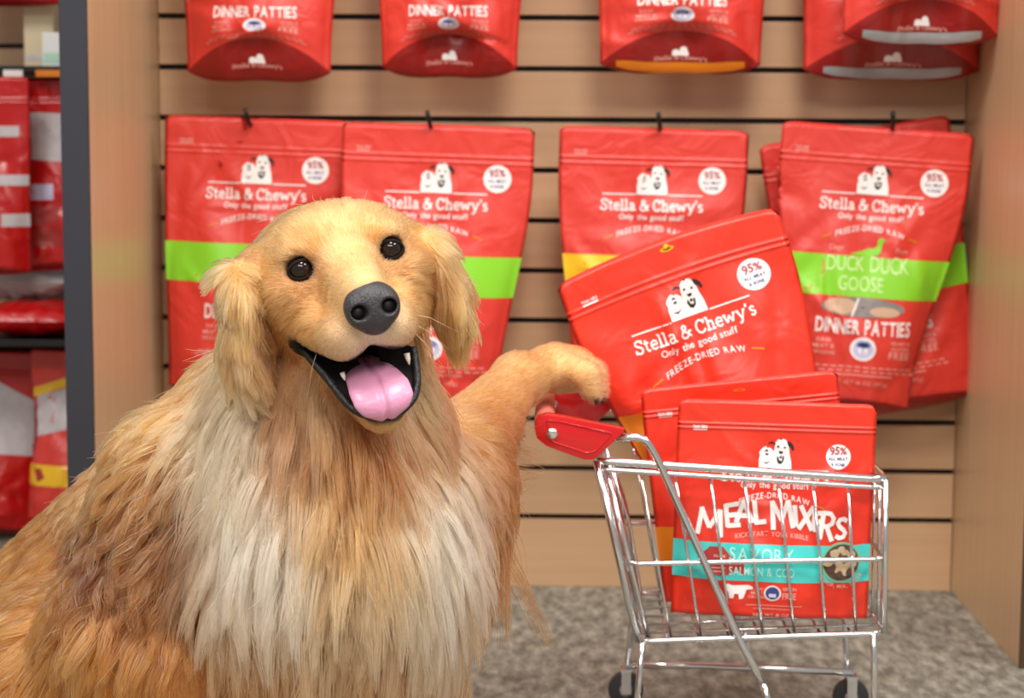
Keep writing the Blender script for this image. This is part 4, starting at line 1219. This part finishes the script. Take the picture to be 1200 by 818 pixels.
# dark mouth skin, lip line, dark eye rims
dark = np.clip((.0020 - mouth_skin(_Ph)) / .003, 0, 1) * (np.abs(_Ph).max(1) < .16)
for s in (-1, 1):
    dark = np.maximum(dark, np.clip((.0138 - np.linalg.norm(_Ph - eye_c(s), axis=1)) / .002, 0, 1))
_C = _C * .9 * (1 - dark[:, None]) + MOUTH * dark[:, None]
me = bpy.data.meshes.new('body'); me.from_pydata(DV.tolist(), [], DF.tolist())
at_ = me.attributes.new('coat', 'FLOAT_COLOR', 'POINT'); at_.data.foreach_set('color', np.concatenate([_C, np.ones((len(_C), 1))], 1).astype(np.float32).ravel())
me.polygons.foreach_set('use_smooth', [True] * len(me.polygons))
body = link_mesh('body', me, skin, dog)

def sdf_part(name, fn, lo, hi, h, mat, parent=None, label=None, head=True):
    V, Fq = surface_nets(fn, lo, hi, h)
    W = HC + V @ HR.T if head else V
    me = bpy.data.meshes.new(name); me.from_pydata(W.tolist(), [], Fq.tolist()); me.polygons.foreach_set('use_smooth', [True] * len(me.polygons))
    o = link_mesh(name, me, mat, parent or dog)
    if label: o['label'] = label
    return o

M['nose'] = plain('nose_leather', srgb(54, 51, 55), .40, spec=.5, bump=.35, bscale=420)
M['nostril'] = plain('nostril_dark', (.006, .005, .005), .5)
NO = np.array([0.003, -.0395, .1050])
def nose_fn(P):
    q = P - NO.astype(np.float32)
    d = d_ell(q, (0, .004, -.004), (.0228, .0185, .017))
    d = smin(d, d_ell(q, (0, -.010, -.002), (.0150, .0135, .013)), .010)
    for s in (-1, 1):
        d = smin(d, d_ell(q, (s * .0135, -.001, .000), (.0096, .0125, .0125)), .006)
        d = smax(d, -d_cone(q, (s * .0112, -.0005, .018), (s * .0140, -.0005, .003), .0070, .0060), .003)
        d = smax(d, -d_cone(q, (s * .0155, -.0055, .014), (s * .0235, -.0100, .009), .0030, .0014), .002)
    d = smax(d, -d_cone(q, (0, -.002, .0185), (0, -.026, .012), .0010, .0012), .003)
    return d
nose = sdf_part('nose', nose_fn, NO - .03, NO + .03, .0011, M['nose'], label='grey-black leathery nose')
m = MB()
for s in (-1, 1):
    m = MB(); rings = [hw_(NO + np.array([s * .0128, -.0005, .0050 - .003 * k])) for k in range(3)]
    m.tube([Vector(r) for r in rings], [.0066, .0070, .0062], 12); m.build('nostril', M['nostril'], nose)

M['eye'] = plain('dark_brown_eye', srgb(30, 18, 13), .05, spec=.5)
M['iris'] = plain('brown_iris', srgb(84, 48, 26), .2, coat=1.0)
M['lid'] = plain('dark_eyelid', srgb(34, 25, 22), .8, spec=.1)
def uvsphere(m, c, r, R, n=20):
    vs = []; fs = []
    for i in range(n + 1):
        t = math.pi * i / n
        for j in range(2 * n):
            p = math.pi * j / n
            vs.append(tuple(np.array(c) + R @ (np.array([math.sin(t) * math.cos(p), math.sin(t) * math.sin(p), math.cos(t)]) * r)))
    for i in range(n):
        for j in range(2 * n):
            fs.append((i * 2 * n + j, i * 2 * n + (j + 1) % (2 * n), (i + 1) * 2 * n + (j + 1) % (2 * n), (i + 1) * 2 * n + j))
    m.add(vs, fs)
for s in (-1, 1):
    c = hw_(eye_c(s) + np.array([0, 0, .0012])); m = MB(); uvsphere(m, c, .0102, HR); e = m.build('eye', M['eye'], dog)
    m = MB(); gz = np.array([.0, .12, 1.0]); gz /= np.linalg.norm(gz)
    cen = eye_c(s) + np.array([0, 0, .0018])
    ring = []
    for k in range(25):
        t = 2 * math.pi * k / 24
        ring.append(hw_(cen + np.array([.0110 * math.cos(t), (.0074 if math.sin(t) > 0 else .0082) * math.sin(t) * (1 - .15 * abs(math.cos(t)) ** 3) - .0014 * math.cos(t) * s,   .0066 - .0044 * abs(math.cos(t)) ** 2])))
    m.tube([Vector(r) for r in ring], .0017, 8, cap=False); m.build('eyelid', M['lid'], dog)

M['tongue'] = plain('wet_tongue', srgb(222, 150, 184), .36, spec=.5, coat=.15, bump=.15, bscale=260)
_tk = np.array([(-.006, 0, 0)]) + np.array([(.001, -.097, .000), (.002, -.0985, .03), (.003, -.103, .058), (.004, -.1105, .078), (.0045, -.1215, .0885), (.0045, -.1290, .0885), (.0045, -.1335, .084)])
_tr = np.array([.017, .020, .0235, .0265, .0262, .0215, .012])
_tt = np.linspace(0, 6, 31)
_tp = np.stack([np.interp(_tt, range(7), _tk[:, k]) for k in range(3)], 1)
for _ in range(4): _tp[1:-1] = (_tp[:-2] + 2 * _tp[1:-1] + _tp[2:]) / 4
_tw = np.interp(_tt, range(7), _tr)
def tongue_fn(P):
    best = np.full(len(P), 1.0)
    for i in range(30):
        a = _tp[i]; b_ = _tp[i + 1]; ba = b_ - a
        t = np.clip(((P - a)[:, 1:] @ ba[1:]) / (ba[1:] @ ba[1:]), 0, 1)
        c = a + t[:, None] * ba; r = _tw[i] + (_tw[i + 1] - _tw[i]) * t
        q = P - c
        dx = q[:, 0]; dyz = np.linalg.norm(q[:, 1:], axis=1)
        curl_ = .004 * np.clip(1 - np.abs(dx) / r, 0, 1)
        k = np.sqrt((dx / r) ** 2 + (dyz / .0065) ** 2)
        best = np.minimum(best, (k - 1) * .0065)
    return best + .0024 * np.exp(-((P[:, 0] + .002) / .0026) ** 2)
tongue = sdf_part('tongue', tongue_fn, (-.035, -.165, -.012), (.04, -.08, .11), .0014, M['tongue'], label='pink wet tongue with a middle groove')
M['lining'] = plain('dark_mouth_lining', srgb(24, 17, 19), .45, coat=.1)
m = MB()
rows = []
for s in (-1, 1):
    seq = LIP[s] if s < 0 else LIP[s][::-1]
    rows += [tuple(p) for p in (seq if s < 0 else seq[1:])]
prof = [(1.0, 0, 0), (.86, .004, -.007), (.62, .016, -.016), (.30, .030, -.030)]
vs = [Vector(hw_((x * a, y + b_, z + c_))) for (x, y, z) in rows for (a, b_, c_) in prof]
fs = [(i * 4 + k, (i + 1) * 4 + k, (i + 1) * 4 + k + 1, i * 4 + k + 1) for i in range(len(rows) - 1) for k in range(3)]
m.add(vs, fs); m.build('mouth_lining', M['lining'], dog)
M['tooth'] = plain('ivory_tooth', srgb(238, 228, 208), .3)
M['gum'] = plain('black_lip_skin', srgb(24, 20, 21), .5, bump=.6, bscale=160)
for (x, y, z, dx, dy, ln, r) in ((.0300, -.090, .062, .0, -1, .010, .0028), (-.0280, -.094, .058, .1, -1, .007, .0024)):
    a = hw_((x, y, z)); b_ = hw_((x + dx * ln, y + dy * ln, z + .002)); m = MB()
    m.tube([Vector(a), Vector(a * .5 + b_ * .5), Vector(b_)], [r, r * .75, r * .2], 8); m.build('tooth', M['tooth'], dog)
# black inner lip folds along the lower jaw
for s in (-1, 1):
    pts = LIP[s]
    m = MB(); m.tube(fillet([Vector(hw_(p)) for p in pts], .01), .0036, 8); m.build('lip', M['gum'], dog)
# claws over the handle
M['claw'] = plain('dark_claw', srgb(66, 52, 44), .35)
for a, b_ in ((DD(697, 463, -.789), DD(698, 475, -.789)), (DD(704, 463, -.760), DD(705, 475, -.760)), (DD(704, 463, -.729), DD(705, 475, -.729)), (DD(697, 462, -.702), DD(698, 473, -.702))):
    m = MB(); m.tube([Vector(a), Vector(a * .5 + b_ * .5 + np.array([.002, 0, 0])), Vector(b_)], [.0042, .0034, .0010], 8); m.build('claw', M['claw'], dog)

# ---- fur strands
tri = np.concatenate([DF[:, [0, 1, 2]], DF[:, [0, 2, 3]]])
A, B_, C_ = DV[tri[:, 0]], DV[tri[:, 1]], DV[tri[:, 2]]
cr = np.cross(B_ - A, C_ - A); area = np.linalg.norm(cr, axis=1) / 2; tn = cr / np.maximum(2 * area[:, None], 1e-12)
cen = (A + B_ + C_) / 3
vis = np.where((np.array(CAM) - cen) @ np.array([0, 0, 0]) > 0, 1.0, 1.0)
vd = np.array(CAM) - cen; vd /= np.linalg.norm(vd, axis=1, keepdims=True)
face = (tn * vd).sum(1)
hd = np.linalg.norm(to_head(cen), axis=1) < .15
dens = np.where(face > -.25, 1.0, .18) * np.where(hd, 2.6, 1.0) * np.where(cen[:, 2] < .16, .35, 1.0)
N_HAIR = 150000
w = area * dens; cw = np.cumsum(w) / w.sum()
ti = np.searchsorted(cw, NRM.rand(N_HAIR)); ti = np.minimum(ti, len(tri) - 1)
r1 = np.sqrt(NRM.rand(N_HAIR)); r2 = NRM.rand(N_HAIR)
ROOT = A[ti] * (1 - r1)[:, None] + B_[ti] * (r1 * (1 - r2))[:, None] + C_[ti] * (r1 * r2)[:, None]
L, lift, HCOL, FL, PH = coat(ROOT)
NN = grad(ROOT)
keep = np.ones(N_HAIR, bool)
keep &= ~((mouth_skin(PH) < 0) & (np.abs(PH).max(1) < .16))
for s in (-1, 1): keep &= np.linalg.norm(PH - eye_c(s), axis=1) > .0138
keep &= nose_fn(PH.astype(np.float32)) > .0012
keep &= ROOT[:, 2] > .003
ROOT, L, lift, HCOL, FL, PH, NN = [x[keep] for x in (ROOT, L, lift, HCOL, FL, PH, NN)]
n = len(ROOT)
# shorter coat close to eyes, lips and nose
for s in (-1, 1): L = L * np.clip((np.linalg.norm(PH - eye_c(s), axis=1) - .009) / .020, .28, 1)
mouthd = np.where(np.abs(PH).max(1) < .16, mouth_skin(PH) + .003, 1.0)
L = L * np.clip(mouthd / .02, .3, 1); lift = lift * np.clip(mouthd / .02, .35, 1)
L = L * np.clip(nose_fn(PH.astype(np.float32)) / .02, .35, 1)
L = L * NRM.uniform(.7, 1.15, n)
# feathering: the underside of the raised arm grows long
arm_ax = (DD(612, 466, -.84) - DD(520, 560, -1.0)); aa = DD(520, 560, -1.0)
tt = ((ROOT - aa) @ arm_ax) / (arm_ax @ arm_ax)
dist = np.linalg.norm(ROOT - aa - tt[:, None] * arm_ax, axis=1)
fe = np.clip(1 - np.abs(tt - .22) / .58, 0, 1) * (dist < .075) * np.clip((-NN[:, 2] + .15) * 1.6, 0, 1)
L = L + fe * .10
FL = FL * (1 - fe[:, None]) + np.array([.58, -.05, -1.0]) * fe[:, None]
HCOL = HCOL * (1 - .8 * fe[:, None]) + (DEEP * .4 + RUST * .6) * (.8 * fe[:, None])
# comb noise: swirls over the body, none on the face
long_ = np.clip((L - .015) / .03, 0, 1)
sw = np.stack([noise3(ROOT, 45, 1), noise3(ROOT, 45, 2), noise3(ROOT, 45, 3)], 1)
curl = np.exp(-(((ROOT - DD(150, 620, -1.1)) / np.array([.085, .2, .065])) ** 2).sum(1))
FL = FL + sw * (.16 * long_ + .55 * curl)[:, None] + NRM.normal(size=(n, 3)) * .07
T = FL - NN * (FL * NN).sum(1, keepdims=True)
T /= np.maximum(np.linalg.norm(T, axis=1, keepdims=True), 1e-6)
# clumps: strands share the lie of a nearby lock
ncl = 5200
_hd = np.linalg.norm(PH, axis=1) < .15
_pw = np.where(_hd, .5, 1.0); ci = NRM.choice(n, ncl, replace=False, p=_pw / _pw.sum())
kd = kdtree.KDTree(ncl)
for i, k in enumerate(ci): kd.insert(ROOT[k], i)
kd.balance()
cid = np.array([kd.find(p)[1] for p in ROOT]); cr_ = ci[cid]
K = 7
s_ = np.linspace(0, 1, K)
def strand(idx):
    l = L[idx][:, None, None]; t = T[idx][:, None, :]; nn = NN[idx][:, None, :]; lf = lift[idx][:, None, None]
    s = s_[None, :, None]
    p = ROOT[idx][:, None, :] + l * (t * s * (1 - .15 * s) + nn * (lf * (1.35 * s - .75 * s * s)))
    drop = (l / .09) ** 1.0 * .28 * l * s ** 2
    p = p + np.array([0, 0, -1.0]) * drop
    return p
lift = lift * NRM.uniform(.55, 1.5, ncl)[cid]
T = T + np.cross(NN, T) * (NRM.normal(size=ncl) * .16)[cid][:, None] * (.3 + .7 * long_)[:, None]
T /= np.linalg.norm(T, axis=1, keepdims=True)
L = L * NRM.uniform(.8, 1.2, ncl)[cid]
Pn = strand(np.arange(n)); Pc = strand(cr_)
amt = (np.clip((L - .008) / .03, 0, 1) * NRM.uniform(.5, .95, n))[:, None, None] * (s_[None, :, None] ** 1.2)
# pull towards the lock keeping own root offset shrinking
offs = (ROOT - ROOT[cr_])[:, None, :]
target = Pc + offs * (1 - .75 * s_[None, :, None])
Pn = Pn * (1 - amt) + target * amt
ph = NRM.uniform(0, 6.28, n); clph = NRM.uniform(0, 6.28, ncl)[cid]
side = np.cross(T, NN)
wv = (.0016 * long_ + .004 * curl)[:, None] * np.sin(s_[None, :] * (5 + 5 * curl[:, None]) + clph[:, None] + .3 * ph[:, None]) * s_[None, :]
Pn = Pn + side[:, None, :] * wv[:, :, None]
fr = (NRM.rand(n) < .04) * long_
Pn = Pn + (NRM.normal(size=(n, 1, 3)) * .010 * fr[:, None, None]) * (s_[None, :, None] ** 2)
clb = NRM.uniform(.72, 1.14, ncl)[cid]
HCOL = np.clip(HCOL * (clb * NRM.uniform(.76, 1.2, n))[:, None], 0.01, .93)
pale = (NRM.rand(n) < .12)[:, None]
HCOL = np.where(pale, HCOL * .6 + CREAM * .4, HCOL) ** 1.13 * np.where(np.linalg.norm(PH, axis=1) < .15, .90, .80)[:, None] * np.array([1.02, .925, .88])
HCOL = np.clip(HCOL, .01, .95)
hc = bpy.data.hair_curves.new('fur')
hc.add_curves([K] * n)
hc.attributes['position'].data.foreach_set('vector', Pn.astype(np.float32).ravel())
ra = hc.attributes.get('radius') or hc.attributes.new('radius', 'FLOAT', 'POINT')
rad = (.00028 + .00022 * long_)[:, None] * (1 - .75 * s_[None, :] ** 1.5)
ra.data.foreach_set('value', rad.astype(np.float32).ravel())
ca = hc.attributes.new('hair_colour', 'FLOAT_COLOR', 'CURVE')
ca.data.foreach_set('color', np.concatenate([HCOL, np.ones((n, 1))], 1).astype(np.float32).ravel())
fm = bpy.data.materials.new('fur'); fm.use_nodes = True; nt = fm.node_tree
for nd in list(nt.nodes):
    if nd.type != 'OUTPUT_MATERIAL': nt.nodes.remove(nd)
ph_ = nt.nodes.new('ShaderNodeBsdfHairPrincipled'); ph_.parametrization = 'COLOR'
ph_.inputs['Roughness'].default_value = .42; ph_.inputs['Radial Roughness'].default_value = .55; ph_.inputs['Coat'].default_value = 0.0
an = nt.nodes.new('ShaderNodeAttribute'); an.attribute_name = 'hair_colour'
nt.links.new(an.outputs['Color'], ph_.inputs['Color'])
nt.links.new(ph_.outputs[0], nt.nodes['Material Output'].inputs['Surface'])
hc.materials.append(fm)
fur = bpy.data.objects.new('fur', hc); COL.objects.link(fur)
fur.parent = dog; fur.matrix_parent_inverse = parent_matrix(dog).inverted()
fur['kind'] = 'stuff'; fur['label'] = 'long golden and cream coat'
M['whisker'] = plain('pale_whisker', srgb(214, 186, 150), .4)
# a few whiskers
m = MB()
for (x, y, z, dx, dy, dz) in ((-.040, -.066, .045, -.6, -1, .2), (.036, -.055, .062, .9, -.4, .1), (.037, -.062, .056, .8, -.7, 0), (.035, -.066, .06, .6, -.9, .2)):
    v = np.array([dx, dy, dz]); v /= np.linalg.norm(v); a = np.array([x, y, z])
    m = MB(); m.tube([Vector(hw_(a)), Vector(hw_(a + v * .022)), Vector(hw_(a + v * .045 + np.array([0, -.008, 0])))], [.00028, .0002, .0001], 5); m.build('whisker', M['whisker'], dog)
